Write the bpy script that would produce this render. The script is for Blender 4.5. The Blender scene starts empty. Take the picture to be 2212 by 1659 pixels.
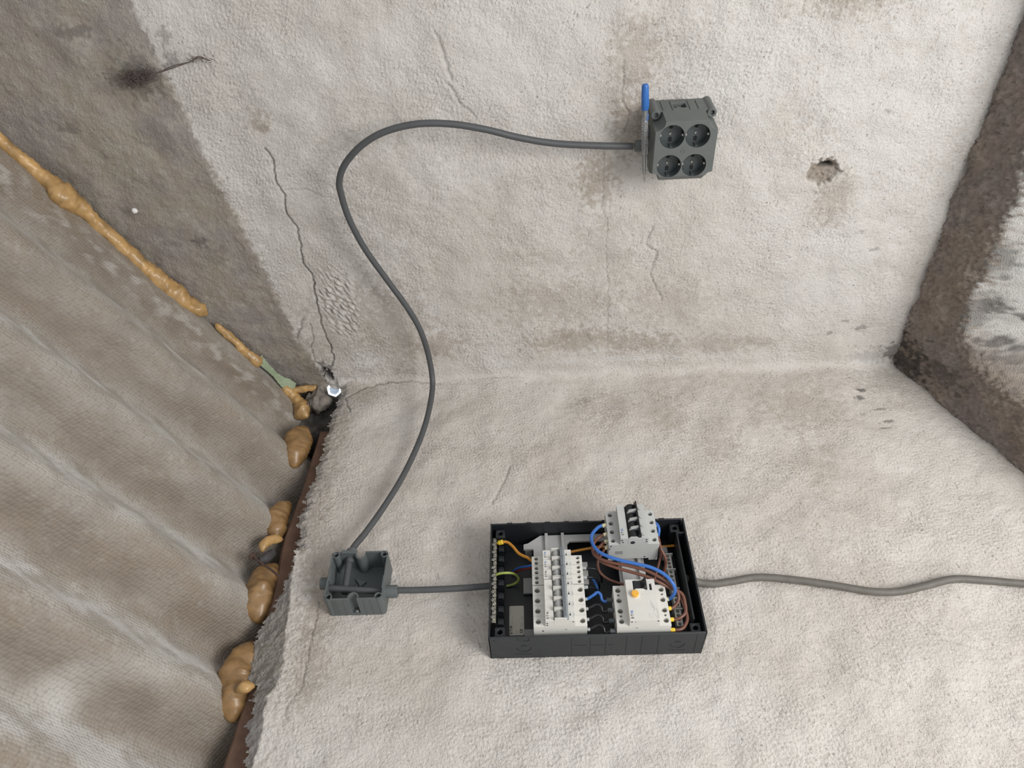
import bpy, bmesh, math, random
import numpy as np
from mathutils import Vector, Matrix, noise as mnoise

# ---------------------------------------------------------------- camera, world, lights, exposure
# World: Z up, X = 0 is the gable wall, Y = 0 the eaves wall, their corner is the Z axis. The photograph was
# taken with the phone turned a quarter, so "up" is the left of the picture.
sc = bpy.context.scene
COL = sc.collection
MM = 0.001
RC = ((0.999, -0.0039, -0.0452), (-0.036, -0.6716, -0.74), (-0.0275, 0.7409, -0.6711))   # right, down, forward

def l2w(a):
    return Vector((a[1], -a[2], -a[0]))
cd = bpy.data.cameras.new('camera')
cam = bpy.data.objects.new('camera', cd)
COL.objects.link(cam)
rx, dn, fw = (l2w(a).normalized() for a in RC)
zax = -fw
xax = (rx - zax * rx.dot(zax)).normalized()
yax = zax.cross(xax)
m = Matrix((xax, yax, zax)).transposed().to_4x4()
m.translation = Vector((-1.2472, -1.1086, -0.0807))
cam.matrix_world = m
cd.sensor_width = 36
cd.lens = 1657.0 / 2212 * 36
cd.clip_start = 0.02
sc.camera = cam

w = bpy.data.worlds.new('overcast')
sc.world = w
w.use_nodes = True
bg = w.node_tree.nodes['Background']
bg.inputs[0].default_value = (0.93, 0.96, 1.0, 1)
bg.inputs[1].default_value = 0.61

def area(name, loc, target, sx, sy, power, col):
    ld = bpy.data.lights.new(name, 'AREA')
    ld.shape = 'RECTANGLE'
    ld.size, ld.size_y, ld.energy, ld.color = sx, sy, power, col
    o = bpy.data.objects.new(name, ld)
    COL.objects.link(o)
    o.location = loc
    o.rotation_euler = (Vector(target) - Vector(loc)).to_track_quat('-Z', 'Y').to_euler()
    return o
area('open_door_daylight', (-1.75, -1.55, -1.75), (-0.25, -0.3, -0.1), 1.1, 1.1, 54, (1.0, 0.985, 0.96))
sc.view_settings.view_transform = 'Standard'
sc.view_settings.look = 'None'
sc.view_settings.gamma = 1
sc.view_settings.use_curve_mapping = False
sc.view_settings.exposure = 0.0

# ---------------------------------------------------------------- helpers
FE = Matrix(((0, 1, 0, -0.65402), (0, 0, -1, 0), (-1, 0, 0, 0), (0, 0, 0, 1)))   # eaves wall frame: u, v, d (mm out of the wall)
FG = Matrix(((0, 0, -1, 0), (0, -1, 0, 0), (-1, 0, 0, 0), (0, 0, 0, 1)))         # gable wall frame
FW = Matrix.Identity(4)
ORI = {}

class B:
    def __init__(s):
        s.v, s.f = [], []
    def add(s, vs, fs):
        n = len(s.v)
        s.v += [tuple(p) for p in vs]
        s.f += [tuple(i + n for i in f) for f in fs]
        return s
    def box(s, a, b):
        x0, y0, z0 = a
        x1, y1, z1 = b
        return s.add([(x0, y0, z0), (x1, y0, z0), (x1, y1, z0), (x0, y1, z0), (x0, y0, z1), (x1, y0, z1), (x1, y1, z1), (x0, y1, z1)],
                     [(0, 3, 2, 1), (4, 5, 6, 7), (0, 1, 5, 4), (1, 2, 6, 5), (2, 3, 7, 6), (3, 0, 4, 7)])
    def prism(s, poly, ax, a, b, sc2=1.0):
        """ax: axis index of extrusion; poly gives the other two coordinates in u, v, d order"""
        n = len(poly)
        cx = sum(p[0] for p in poly) / n
        cy = sum(p[1] for p in poly) / n
        def pt(p, t):
            q = list(p)
            q.insert(ax, t)
            return q
        vs = [pt(p, a) for p in poly] + [pt((cx + (p[0] - cx) * sc2, cy + (p[1] - cy) * sc2), b) for p in poly]
        fs = [tuple(range(n))[::-1], tuple(range(n, 2 * n))] + [(i, (i + 1) % n, n + (i + 1) % n, n + i) for i in range(n)]
        return s.add(vs, fs)
    def lathe(s, c, axis, prof, n=16, cap=True):
        """prof: list of (radius, distance along axis)"""
        ax = Vector(axis).normalized()
        t = ax.orthogonal().normalized()
        b2 = ax.cross(t)
        c = Vector(c)
        vs, fs = [], []
        for r, h in prof:
            for k in range(n):
                a = 2 * math.pi * k / n
                vs.append(c + ax * h + (t * math.cos(a) + b2 * math.sin(a)) * r)
        for i in range(len(prof) - 1):
            for k in range(n):
                k2 = (k + 1) % n
                fs.append((i * n + k, i * n + k2, (i + 1) * n + k2, (i + 1) * n + k))
        if cap:
            fs.append(tuple(range(n))[::-1])
            fs.append(tuple((len(prof) - 1) * n + k for k in range(n)))
        return s.add(vs, fs)
    def cyl(s, c, axis, r, l, n=16, r2=None):
        return s.lathe(c, axis, [(r, 0), (r if r2 is None else r2, l)], n)
    def tube(s, path, r, n=10, cap=True):
        P = [Vector(p) for p in path]
        if isinstance(r, (list, tuple)) and len(r) != len(P):
            r = interp(r, len(P))
        vs, fs = [], []
        prev = None
        for i, p in enumerate(P):
            t = (P[min(i + 1, len(P) - 1)] - P[max(i - 1, 0)]).normalized()
            if prev is None:
                nrm = t.orthogonal().normalized()
            else:
                nrm = (prev - t * prev.dot(t)).normalized()
            prev = nrm
            bn = t.cross(nrm)
            rr = r[i] if isinstance(r, (list, tuple)) else r
            for k in range(n):
                a = 2 * math.pi * k / n
                vs.append(p + (nrm * math.cos(a) + bn * math.sin(a)) * rr)
        for i in range(len(P) - 1):
            for k in range(n):
                k2 = (k + 1) % n
                fs.append((i * n + k, i * n + k2, (i + 1) * n + k2, (i + 1) * n + k))
        if cap:
            fs.append(tuple(range(n))[::-1])
            fs.append(tuple((len(P) - 1) * n + k for k in range(n)))
        return s.add(vs, fs)

def spline(pts, step=4.0):
    """Catmull-Rom through pts"""
    P = [Vector(p) for p in pts]
    P = [P[0] * 2 - P[1]] + P + [P[-1] * 2 - P[-2]]
    out = []
    for i in range(1, len(P) - 2):
        a, b, c, d = P[i - 1:i + 3]
        n = max(2, int((c - b).length / step))
        for k in range(n):
            t = k / n
            out.append(0.5 * ((2 * b) + (c - a) * t + (2 * a - 5 * b + 4 * c - d) * t * t + (3 * b - a - 3 * c + d) * t ** 3))
    out.append(P[-2])
    return out

def interp(vals, n):
    x = np.linspace(0, len(vals) - 1, n)
    return list(np.interp(x, range(len(vals)), vals))

def finish(me, smooth):
    bm = bmesh.new()
    bm.from_mesh(me)
    bmesh.ops.recalc_face_normals(bm, faces=bm.faces)
    bm.to_mesh(me)
    bm.free()
    if smooth:
        me.polygons.foreach_set('use_smooth', [True] * len(me.polygons))
        me.set_sharp_from_angle(angle=math.radians(smooth if smooth > 1 else 35))

def root_of(o):
    while o.parent:
        o = o.parent
    return o

def mesh_of(b, org, smooth=35, name='mesh'):
    me = bpy.data.meshes.new(name)
    me.from_pydata([((p[0] - org[0]) * MM, (p[1] - org[1]) * MM, (p[2] - org[2]) * MM) for p in b.v], [], b.f)
    finish(me, smooth)
    return me

def carve(b, cutters):
    """boolean difference of builder meshes (mm), returned as a builder"""
    obs = []
    for q in [b] + cutters:
        me = bpy.data.meshes.new('tmp')
        me.from_pydata(q.v, [], q.f)
        finish(me, 0)
        o = bpy.data.objects.new('tmp', me)
        COL.objects.link(o)
        obs.append(o)
    for c in obs[1:]:
        md = obs[0].modifiers.new('b', 'BOOLEAN')
        md.operation, md.object, md.solver = 'DIFFERENCE', c, 'EXACT'
    dg = bpy.context.evaluated_depsgraph_get()
    me = bpy.data.meshes.new_from_object(obs[0].evaluated_get(dg))
    r = B()
    r.add([tuple(v.co) for v in me.vertices], [tuple(p.vertices) for p in me.polygons])
    for o in obs:
        d = o.data
        bpy.data.objects.remove(o)
        bpy.data.meshes.remove(d)
    bpy.data.meshes.remove(me)
    return r

def tag(o, label=None, cat=None, group=None, kind=None):
    for k, v in (('label', label), ('category', cat), ('group', group), ('kind', kind)):
        if v:
            o[k] = v
    return o

def thing(name, label, cat, F, org, group=None):
    o = bpy.data.objects.new(name, None)
    o.empty_display_size = 0.02
    COL.objects.link(o)
    o.matrix_world = F @ Matrix.Translation(Vector(org) * MM)
    ORI[o.name] = org
    return tag(o, label, cat, group)

def part(name, b, mat, parent, bevel=0, smooth=35, label=None, kind=None):
    me = mesh_of(b, ORI[root_of(parent).name], smooth, name)
    me.materials.append(mat)
    o = bpy.data.objects.new(name, me)
    COL.objects.link(o)
    o.parent = parent
    if bevel:
        md = o.modifiers.new('bevel', 'BEVEL')
        md.width, md.segments, md.limit_method, md.angle_limit = bevel * MM, 2, 'ANGLE', math.radians(40)
        md.harden_normals = False
    return tag(o, label, None, None, kind)

def single(name, b, mat, label, cat, F, org, group=None, bevel=0, smooth=35):
    me = mesh_of(b, org, smooth, name)
    me.materials.append(mat)
    o = bpy.data.objects.new(name, me)
    COL.objects.link(o)
    o.matrix_world = F @ Matrix.Translation(Vector(org) * MM)
    ORI[o.name] = org
    if bevel:
        md = o.modifiers.new('bevel', 'BEVEL')
        md.width, md.segments, md.limit_method = bevel * MM, 2, 'ANGLE'
    return tag(o, label, cat, group)

def copy_thing(root):
    r = root.copy()
    COL.objects.link(r)
    ORI[r.name] = ORI[root.name]
    for ch in list(root.children):
        c = ch.copy()
        COL.objects.link(c)
        c.parent = r
        for g in list(ch.children):
            d = g.copy()
            COL.objects.link(d)
            d.parent = c
    return r

def text(name, body, size, at, mats, parent, idx=None, flip=False, rot=0):
    cu = bpy.data.curves.new(name, 'FONT')
    cu.body, cu.size = body, size * MM
    cu.extrude = 0.00004
    cu.offset = 0.00003 * size
    cu.align_x, cu.align_y = 'CENTER', 'CENTER'
    for m_ in mats:
        cu.materials.append(m_)
    for i, k in enumerate(idx or []):
        cu.body_format[i].material_index = k
    tmp = bpy.data.objects.new('tmp', cu)
    COL.objects.link(tmp)
    me = bpy.data.meshes.new_from_object(tmp.evaluated_get(bpy.context.evaluated_depsgraph_get()))
    bpy.data.objects.remove(tmp)
    bpy.data.curves.remove(cu)
    o = bpy.data.objects.new(name, me)
    COL.objects.link(o)
    o.parent = parent
    org = ORI[root_of(parent).name]
    mt = Matrix(((0, -1, 0), (1, 0, 0), (0, 0, 1))).to_4x4() @ Matrix.Rotation(rot, 4, 'Z')
    mt.translation = (Vector(at) - Vector(org)) * MM
    o.matrix_local = mt
    return o

# ---------------------------------------------------------------- materials
def nodes(name):
    mt = bpy.data.materials.new(name)
    mt.use_nodes = True
    nt = mt.node_tree
    return mt, nt, nt.nodes['Principled BSDF']

def mat(name, col, rough=0.5, metal=0.0, var=0.12, scale=60, bump=0.0, bscale=400, spec=0.5, trans=0.0, emit=None, coat=0):
    mt, nt, p = nodes(name)
    N, Lk = nt.nodes, nt.links
    tc = N.new('ShaderNodeTexCoord')
    nz = N.new('ShaderNodeTexNoise')
    nz.inputs['Scale'].default_value = scale
    nz.inputs['Detail'].default_value = 4
    Lk.new(tc.outputs['Object'], nz.inputs['Vector'])
    rp = N.new('ShaderNodeValToRGB')
    rp.color_ramp.elements[0].position, rp.color_ramp.elements[1].position = 0.3, 0.7
    rp.color_ramp.elements[0].color = tuple(c * (1 - var) for c in col) + (1,)
    rp.color_ramp.elements[1].color = tuple(min(1, c * (1 + var)) for c in col) + (1,)
    Lk.new(nz.outputs['Fac'], rp.inputs[0])
    Lk.new(rp.outputs[0], p.inputs['Base Color'])
    p.inputs['Roughness'].default_value = rough
    p.inputs['Metallic'].default_value = metal
    p.inputs['Specular IOR Level'].default_value = spec
    p.inputs['Transmission Weight'].default_value = trans
    p.inputs['Coat Weight'].default_value = coat
    if emit:
        p.inputs['Emission Color'].default_value = emit[0] + (1,)
        p.inputs['Emission Strength'].default_value = emit[1]
    if bump:
        n2 = N.new('ShaderNodeTexNoise')
        n2.inputs['Scale'].default_value = bscale
        n2.inputs['Detail'].default_value = 3
        Lk.new(tc.outputs['Object'], n2.inputs['Vector'])
        bp = N.new('ShaderNodeBump')
        bp.inputs['Strength'].default_value = bump
        bp.inputs['Distance'].default_value = 0.001
        Lk.new(n2.outputs['Fac'], bp.inputs['Height'])
        Lk.new(bp.outputs[0], p.inputs['Normal'])
    return mt

def mixer(nt):
    N, Lk = nt.nodes, nt.links
    def put(sock, v):
        if isinstance(v, (int, float)):
            sock.default_value = v
        elif isinstance(v, tuple):
            sock.default_value = v + (1,) if len(v) == 3 else v
        else:
            Lk.new(v, sock)
    def mix(f, a, b):
        n = N.new('ShaderNodeMix')
        n.data_type = 'RGBA'
        put(n.inputs[0], f)
        put(n.inputs[6], a)
        put(n.inputs[7], b)
        return n.outputs[2]
    def math_(op, a, b=0.0, c=0.0, clamp=False):
        n = N.new('ShaderNodeMath')
        n.operation, n.use_clamp = op, clamp
        put(n.inputs[0], a)
        put(n.inputs[1], b)
        put(n.inputs[2], c)
        return n.outputs[0]
    def noise(vec, scale, detail=3, rough=0.55):
        n = N.new('ShaderNodeTexNoise')
        n.inputs['Scale'].default_value = scale
        n.inputs['Detail'].default_value = detail
        n.inputs['Roughness'].default_value = rough
        Lk.new(vec, n.inputs['Vector'])
        return n.outputs['Fac']
    def step(v, a, b):
        n = N.new('ShaderNodeMapRange')
        n.interpolation_type = 'SMOOTHSTEP'
        put(n.inputs[0], v)
        n.inputs[1].default_value, n.inputs[2].default_value = a, b
        return n.outputs[0]
    return mix, math_, noise, step

def plaster(name, tint=(1, 1, 1), rough_gain=1.0, rawtint=(1, 1, 1)):
    mt, nt, p = nodes(name)
    N, Lk = nt.nodes, nt.links
    mix, mth, nse, step = mixer(nt)
    tc = N.new('ShaderNodeTexCoord').outputs['Object']
    at = N.new('ShaderNodeAttribute')
    at.attribute_name = 'stain_tone'
    sp = N.new('ShaderNodeSeparateColor')
    Lk.new(at.outputs['Color'], sp.inputs[0])
    R, G, Bl, A = sp.outputs[0], sp.outputs[1], sp.outputs[2], at.outputs['Alpha']
    T = lambda c: tuple(a * b for a, b in zip(c, tint))
    n1 = nse(tc, 7, 5)
    n2 = nse(tc, 34, 5, 0.65)
    n3 = nse(tc, 190, 3, 0.6)
    c = mix(step(n1, 0.30, 0.72), T((0.597, 0.557, 0.516)), T((0.666, 0.635, 0.604)))
    c = mix(mth('MULTIPLY', step(n2, 0.48, 0.78), 0.28), c, T((0.53, 0.475, 0.415)))
    c = mix(mth('MULTIPLY', A, step(n2, 0.25, 0.6)), c, T((0.705, 0.688, 0.665)))
    f = mth('MULTIPLY', R, mth('ADD', mth('MULTIPLY', n2, 1.1), 0.15), clamp=True)
    c = mix(f, c, (0.345, 0.285, 0.225))
    Q = lambda c: tuple(a * b for a, b in zip(c, rawtint))
    raw = mix(step(n1, 0.38, 0.62), Q((0.375, 0.340, 0.290)), Q((0.335, 0.308, 0.300)))
    raw = mix(step(n2, 0.42, 0.72), raw, Q((0.42, 0.405, 0.37)))
    raw = mix(mth('MULTIPLY', step(n3, 0.5, 0.75), 0.4), raw, (0.25, 0.22, 0.185))
    c = mix(Bl, c, raw)
    f = mth('MULTIPLY', G, mth('ADD', mth('MULTIPLY', n2, 1.2), 0.3), clamp=True)
    c = mix(f, c, (0.060, 0.054, 0.050))
    # small dark flecks and chips
    v1 = N.new('ShaderNodeMapping')
    v1.inputs['Scale'].default_value = (1.0, 1.0, 2.1)
    v1.inputs['Rotation'].default_value = (0.5, 0.35, 0.3)
    Lk.new(tc, v1.inputs[0])
    fl = step(nse(v1.outputs[0], 140, 2, 0.5), 0.635, 0.69)
    fl = mth('MULTIPLY', fl, step(nse(tc, 17, 2), 0.40, 0.62))
    c = mix(mth('MULTIPLY', fl, 0.62), c, (0.26, 0.215, 0.175))
    Lk.new(c, p.inputs['Base Color'])
    p.inputs['Roughness'].default_value = 0.93
    p.inputs['Specular IOR Level'].default_value = 0.2
    # fine grain
    g1 = nse(tc, 380, 3, 0.62)
    g2 = nse(tc, 800, 2, 0.5)
    h = mth('ADD', mth('MULTIPLY', g1, 1.1 * rough_gain), mth('MULTIPLY', g2, 0.4))
    bp = N.new('ShaderNodeBump')
    bp.inputs['Strength'].default_value = 0.95
    bp.inputs['Distance'].default_value = 0.002
    Lk.new(h, bp.inputs['Height'])
    Lk.new(bp.outputs[0], p.inputs['Normal'])
    return mt

def roof_material():
    mt, nt, p = nodes('fibre_cement')
    N, Lk = nt.nodes, nt.links
    mix, mth, nse, step = mixer(nt)
    tc = N.new('ShaderNodeTexCoord').outputs['Object']
    mp = N.new('ShaderNodeMapping')
    mp.inputs['Scale'].default_value = (1, 1.0, 0)
    Lk.new(tc, mp.inputs[0])
    v = mp.outputs[0]
    st = N.new('ShaderNodeMapping')
    st.inputs['Scale'].default_value = (9, 3.0, 0)
    Lk.new(tc, st.inputs[0])
    n0 = nse(st.outputs[0], 1.0, 5, 0.6)
    n1 = nse(tc, 14, 5, 0.6)
    n2 = nse(tc, 70, 4, 0.65)
    vo = N.new('ShaderNodeTexVoronoi')
    vo.voronoi_dimensions = '2D'
    vo.inputs['Scale'].default_value = 195
    vo.inputs['Randomness'].default_value = 0.42
    Lk.new(v, vo.inputs['Vector'])
    c = mix(step(n0, 0.40, 0.62), (0.238, 0.194, 0.146), (0.305, 0.274, 0.236))
    c = mix(mth('MULTIPLY', step(n1, 0.46, 0.68), 0.55), c, (0.215, 0.185, 0.155))
    c = mix(mth('MULTIPLY', step(n2, 0.5, 0.78), 0.5), c, (0.40, 0.38, 0.35))
    at = N.new('ShaderNodeAttribute')
    at.attribute_name = 'stain_tone'
    sp = N.new('ShaderNodeSeparateColor')
    Lk.new(at.outputs['Color'], sp.inputs[0])
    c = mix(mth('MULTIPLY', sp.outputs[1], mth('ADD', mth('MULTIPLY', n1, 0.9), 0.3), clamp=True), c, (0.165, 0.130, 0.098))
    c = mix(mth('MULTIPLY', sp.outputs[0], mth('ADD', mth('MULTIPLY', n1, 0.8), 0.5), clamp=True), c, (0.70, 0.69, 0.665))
    c = mix(mth('MULTIPLY', step(vo.outputs['Distance'], 0.40, 0.75), 0.38), c, (0.12, 0.10, 0.085))
    Lk.new(c, p.inputs['Base Color'])
    p.inputs['Roughness'].default_value = 0.62
    p.inputs['Specular IOR Level'].default_value = 0.45
    h = mth('SUBTRACT', mth('MULTIPLY', n2, 0.45), mth('MULTIPLY', vo.outputs['Distance'], 1.3))
    bp = N.new('ShaderNodeBump')
    bp.inputs['Strength'].default_value = 0.55
    bp.inputs['Distance'].default_value = 0.0016
    Lk.new(h, bp.inputs['Height'])
    Lk.new(bp.outputs[0], p.inputs['Normal'])
    return mt

M = {}
M['gable'] = plaster('gable_plaster', (0.985, 0.985, 0.98), 1.0, (0.99, 0.955, 0.915))
M['eaves'] = plaster('eaves_plaster', (1.0, 0.985, 0.965))
M['ledge'] = plaster('ledge_mortar', (0.98, 1.0, 1.0), 1.5, (1.02, 0.92, 0.88))
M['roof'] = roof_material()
M['wood'] = mat('weathered_wood', (0.160, 0.092, 0.062), 0.8, var=0.3, scale=25, bump=0.5, bscale=160)
M['foam'] = mat('polyurethane_foam', (0.44, 0.268, 0.106), 0.40, var=0.3, scale=45, bump=0.35, bscale=260, coat=0.15)
M['foam_dark'] = mat('dark_foam', (0.285, 0.166, 0.068), 0.42, var=0.3, scale=40, bump=0.35, bscale=260, coat=0.15)  # darker brown foam for the lumps
M['cable'] = mat('grey_cable_sheath', (0.072, 0.075, 0.078), 0.5, var=0.06)
M['old_cable'] = mat('dusty_cable_sheath', (0.135, 0.125, 0.108), 0.6, var=0.12, scale=90)
M['box'] = mat('anthracite_plastic_shaded', (0.012, 0.0145, 0.018), 0.45, var=0.08, bump=0.12, bscale=900)  # enclosure plastic for the inside, shade put into its colour
M['box_lit'] = mat('anthracite_plastic_lit', (0.028, 0.032, 0.035), 0.5, var=0.08, bump=0.12, bscale=900)  # same plastic made lighter for the lit outer side
M['groove'] = mat('groove_shade_plastic', (0.014, 0.016, 0.018), 0.6)
M['jbox'] = mat('junction_grey_plastic', (0.108, 0.122, 0.122), 0.5, var=0.05, bump=0.1, bscale=900)
M['sock'] = mat('socket_grey_plastic', (0.115, 0.126, 0.120), 0.5, var=0.05, bump=0.1, bscale=900)
M['well'] = mat('socket_well_plastic', (0.060, 0.070, 0.071), 0.42, var=0.05)
M['white'] = mat('breaker_white_plastic', (0.66, 0.645, 0.60), 0.45, var=0.03)
M['grey'] = mat('isolator_grey_plastic', (0.50, 0.505, 0.49), 0.5, var=0.03)
M['rail'] = mat('carrier_grey_plastic', (0.47, 0.465, 0.455), 0.5, var=0.04)
M['dull'] = mat('dull_grey_plastic', (0.29, 0.29, 0.285), 0.55, var=0.05)
M['lever'] = mat('blue_grey_lever', (0.215, 0.235, 0.255), 0.45, var=0.05)
M['roller'] = mat('light_grey_roller', (0.43, 0.43, 0.415), 0.42, var=0.04)
M['black'] = mat('black_plastic', (0.016, 0.018, 0.021), 0.38, var=0.05)
M['dark'] = mat('dark_recess', (0.012, 0.012, 0.012), 0.9)
M['metal'] = mat('zinc_steel', (0.55, 0.54, 0.50), 0.3, 1.0, var=0.1, scale=300)
M['dmetal'] = mat('dull_steel', (0.22, 0.22, 0.19), 0.45, 0.8, var=0.15, scale=300)
M['brass'] = mat('plated_bar', (0.42, 0.40, 0.34), 0.35, 1.0, var=0.1, scale=200)
M['blue'] = mat('blue_insulation', (0.040, 0.150, 0.480), 0.38, var=0.05)
M['brown'] = mat('brown_insulation', (0.155, 0.062, 0.040), 0.4, var=0.1)
M['blackw'] = mat('black_insulation', (0.012, 0.012, 0.014), 0.3, var=0.05)
M['orange'] = mat('yellow_orange_insulation', (0.60, 0.265, 0.035), 0.4, var=0.1)
M['ygreen'] = mat('yellow_green_insulation', (0.36, 0.43, 0.10), 0.4, var=0.2, scale=120)
M['red'] = mat('red_insulation', (0.17, 0.028, 0.020), 0.4)
M['yellow'] = mat('yellow_ferrule', (0.78, 0.56, 0.045), 0.4, var=0.04)
M['cream'] = mat('cream_ferrule', (0.62, 0.58, 0.38), 0.45, var=0.04)
M['fgrey'] = mat('grey_ferrule', (0.34, 0.36, 0.36), 0.5, var=0.04)
M['fdark'] = mat('dark_grey_ferrule', (0.085, 0.095, 0.100), 0.5, var=0.04)
M['button'] = mat('test_button_orange', (0.80, 0.42, 0.055), 0.4, var=0.03)
M['ink'] = mat('black_print', (0.02, 0.022, 0.03), 0.7)
M['inkblue'] = mat('blue_print', (0.02, 0.13, 0.42), 0.6)
M['inkgrey'] = mat('grey_print', (0.36, 0.36, 0.35), 0.7)
M['sticker'] = mat('sticker_foil', (0.56, 0.53, 0.46), 0.5, var=0.04)
M['clear'] = mat('clear_tester_plastic', (0.80, 0.82, 0.84), 0.12, trans=0.85, var=0.02)
M['bluecap'] = mat('blue_cap_plastic', (0.030, 0.135, 0.420), 0.35, var=0.05)
M['rust'] = mat('rusty_iron', (0.085, 0.050, 0.038), 0.85, var=0.3, scale=200, bump=0.5)
M['cloth'] = mat('pale_green_webbing', (0.36, 0.42, 0.29), 0.85, var=0.15, scale=200, bump=0.3)
M['dust'] = mat('dusty_web', (0.115, 0.088, 0.080), 0.95, var=0.2)
M['lump'] = mat('crumbly_mortar', (0.21, 0.185, 0.16), 0.95, var=0.25, scale=60, bump=0.8, bscale=250)
M['chip'] = mat('white_chip', (0.72, 0.71, 0.69), 0.8)
M['sky_rim'] = mat('daylit_torn_foil', (0.8, 0.85, 0.9), 0.6, emit=((0.93, 0.97, 1.0), 1.15))
M['sky_screen'] = mat('backlit_mesh', (0.4, 0.45, 0.5), 0.6, var=0.3, scale=500, emit=((0.46, 0.56, 0.70), 0.85))
M['sky_thread'] = mat('mesh_thread', (0.25, 0.29, 0.34), 0.7)

# ---------------------------------------------------------------- plaster walls, ledge, roof (real relief, numpy grids)
def band(n0, n1, d, lam, seed, width=0.45, stretch=1.0, ang=0.0):
    """band-limited random relief, unit deviation; lam and d in mm"""
    rng = np.random.default_rng(seed)
    F = np.fft.rfft2(rng.standard_normal((n0, n1)).astype(np.float32))
    a = np.fft.fftfreq(n0, d)[:, None]
    b = np.fft.rfftfreq(n1, d)[None, :]
    ca, sa = math.cos(ang), math.sin(ang)
    k = np.sqrt((a * ca + b * sa) ** 2 * stretch ** 2 + (b * ca - a * sa) ** 2 / stretch ** 2) + 1e-9
    r = np.fft.irfft2(F * np.exp(-(np.log(k * lam) / width) ** 2 / 2), s=(n0, n1))
    return (r / r.std()).astype(np.float32)

def sstep(x, a, b):
    t = np.clip((x - a) / (b - a), 0, 1)
    return t * t * (3 - 2 * t)

def seg_dist(P, Q, poly):
    best = np.full(P.shape, 1e9, np.float32)
    for (a, b), (c, d) in zip(poly[:-1], poly[1:]):
        ux, uy = c - a, d - b
        t = np.clip(((P - a) * ux + (Q - b) * uy) / (ux * ux + uy * uy + 1e-9), 0, 1)
        best = np.minimum(best, np.hypot(P - a - t * ux, Q - b - t * uy))
    return best

def jag(poly, amp, seed, step=5):
    rnd = random.Random(seed)
    out = []
    for (a, b), (c, d) in zip(poly[:-1], poly[1:]):
        n = max(1, int(math.hypot(c - a, d - b) / step))
        for k in range(n):
            t = k / n
            j = 0 if k == 0 else amp
            out.append((a + (c - a) * t + rnd.uniform(-j, j), b + (d - b) * t + rnd.uniform(-j, j)))
    out.append(poly[-1])
    return out

def grid_object(name, X, Y, Z, keep, stain_tone, mat_, label, extra=None, kind='structure', cat=None):
    n0, n1 = X.shape
    me = bpy.data.meshes.new(name)
    co = np.stack([X, Y, Z], -1).reshape(-1, 3).astype(np.float32) * MM
    idx = np.arange(n0 * n1).reshape(n0, n1)
    q = np.stack([idx[:-1, :-1], idx[1:, :-1], idx[1:, 1:], idx[:-1, 1:]], -1).reshape(-1, 4)
    if keep is not None:
        k = keep.reshape(-1)
        q = q[k[q].all(1)]
    used = np.zeros(len(co), bool)
    used[q.reshape(-1)] = True
    remap = np.cumsum(used) - 1
    q = remap[q]
    co = co[used]
    st = stain_tone.reshape(-1, 4)[used].astype(np.float32)
    nv = len(co)
    ev, ef = (extra.v, extra.f) if extra else ([], [])
    if ev:
        co = np.concatenate([co, np.array(ev, np.float32) * MM])
        st = np.concatenate([st, np.tile(np.array([[0, 1, 1, 0]], np.float32), (len(ev), 1))])  # extra faces go near-black: the gap's shade is put into their colour
    loops = np.concatenate([q.reshape(-1), np.array([i + nv for f in ef for i in f], np.int64)]) if ev else q.reshape(-1)
    starts = np.concatenate([np.arange(len(q)) * 4, len(q) * 4 + np.cumsum([0] + [len(f) for f in ef])[:-1]]) if ev else np.arange(len(q)) * 4
    me.vertices.add(len(co))
    me.vertices.foreach_set('co', co.reshape(-1))
    me.loops.add(len(loops))
    me.loops.foreach_set('vertex_index', loops.astype(np.int32))
    me.polygons.add(len(starts))
    me.polygons.foreach_set('loop_start', starts.astype(np.int32))
    me.update(calc_edges=True)
    me.polygons.foreach_set('use_smooth', np.ones(len(starts), bool))
    a = me.attributes.new('stain_tone', 'FLOAT_COLOR', 'POINT')
    a.data.foreach_set('color', np.clip(st, 0, 1).reshape(-1))
    me.materials.append(mat_)
    o = bpy.data.objects.new(name, me)
    COL.objects.link(o)
    return tag(o, label, cat, None, kind)

def blobs(P, Q, S, lst, warp):
    """soft-edged stains and shading patches: (p, q, radius_p, radius_q, channel, amount)"""
    for p, q, a, b, ch, amt in lst:
        d = np.hypot((P - p) / a, (Q - q) / b) + warp * 0.28
        S[..., ch] = np.maximum(S[..., ch], amt * (1.35 if ch == 0 else 1.0) * (1 - sstep(d, 0.45, 1.25)))

D = 1.9
# ---- gable wall: coordinates Y (from -1500) and Z
ys = np.concatenate([np.arange(-1500, -960, 9.0), np.arange(-960, 62, D)])
zs = np.concatenate([np.arange(-1010, -870, 9.0), np.arange(-870, 835, D), np.arange(835, 1400, 9.0)])
Yg, Zg = np.meshgrid(ys, zs, indexing='ij')
n0, n1 = Yg.shape
lo = band(n0, n1, D, 160, 1, 0.6)
lo2 = band(n0, n1, D, 330, 2, 0.5)
mid = band(n0, n1, D, 38, 3, 0.5)
grain = band(n0, n1, D, 7.6, 4, 0.40, 1.5, 0.7)
fine = band(n0, n1, D, 5.6, 5, 0.3)
warp = band(n0, n1, D, 26, 6, 0.7)
bendY = [-1600, -787, -747, -698, -661, -607, -558, -452, -324, -236, -130, -32, 60]
bendZ = [640, 506, 499, 492, 486, 481, 474, 457, 433, 419, 408, 372, 350]
Zb = np.interp(Yg, bendY, bendZ) + 2.5 * warp
up = Zg - Zb
raw = sstep(up, -7, 7) * (1 - 0.0 * up)
roughness = 0.55 + 0.45 * sstep(lo2, -0.9, 1.1)
crust = sstep(-np.hypot((Yg + 215) / 95, (Zg - 300) / 42), -1.2, -0.5)          # torn, ridged patch by the long crack
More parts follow.
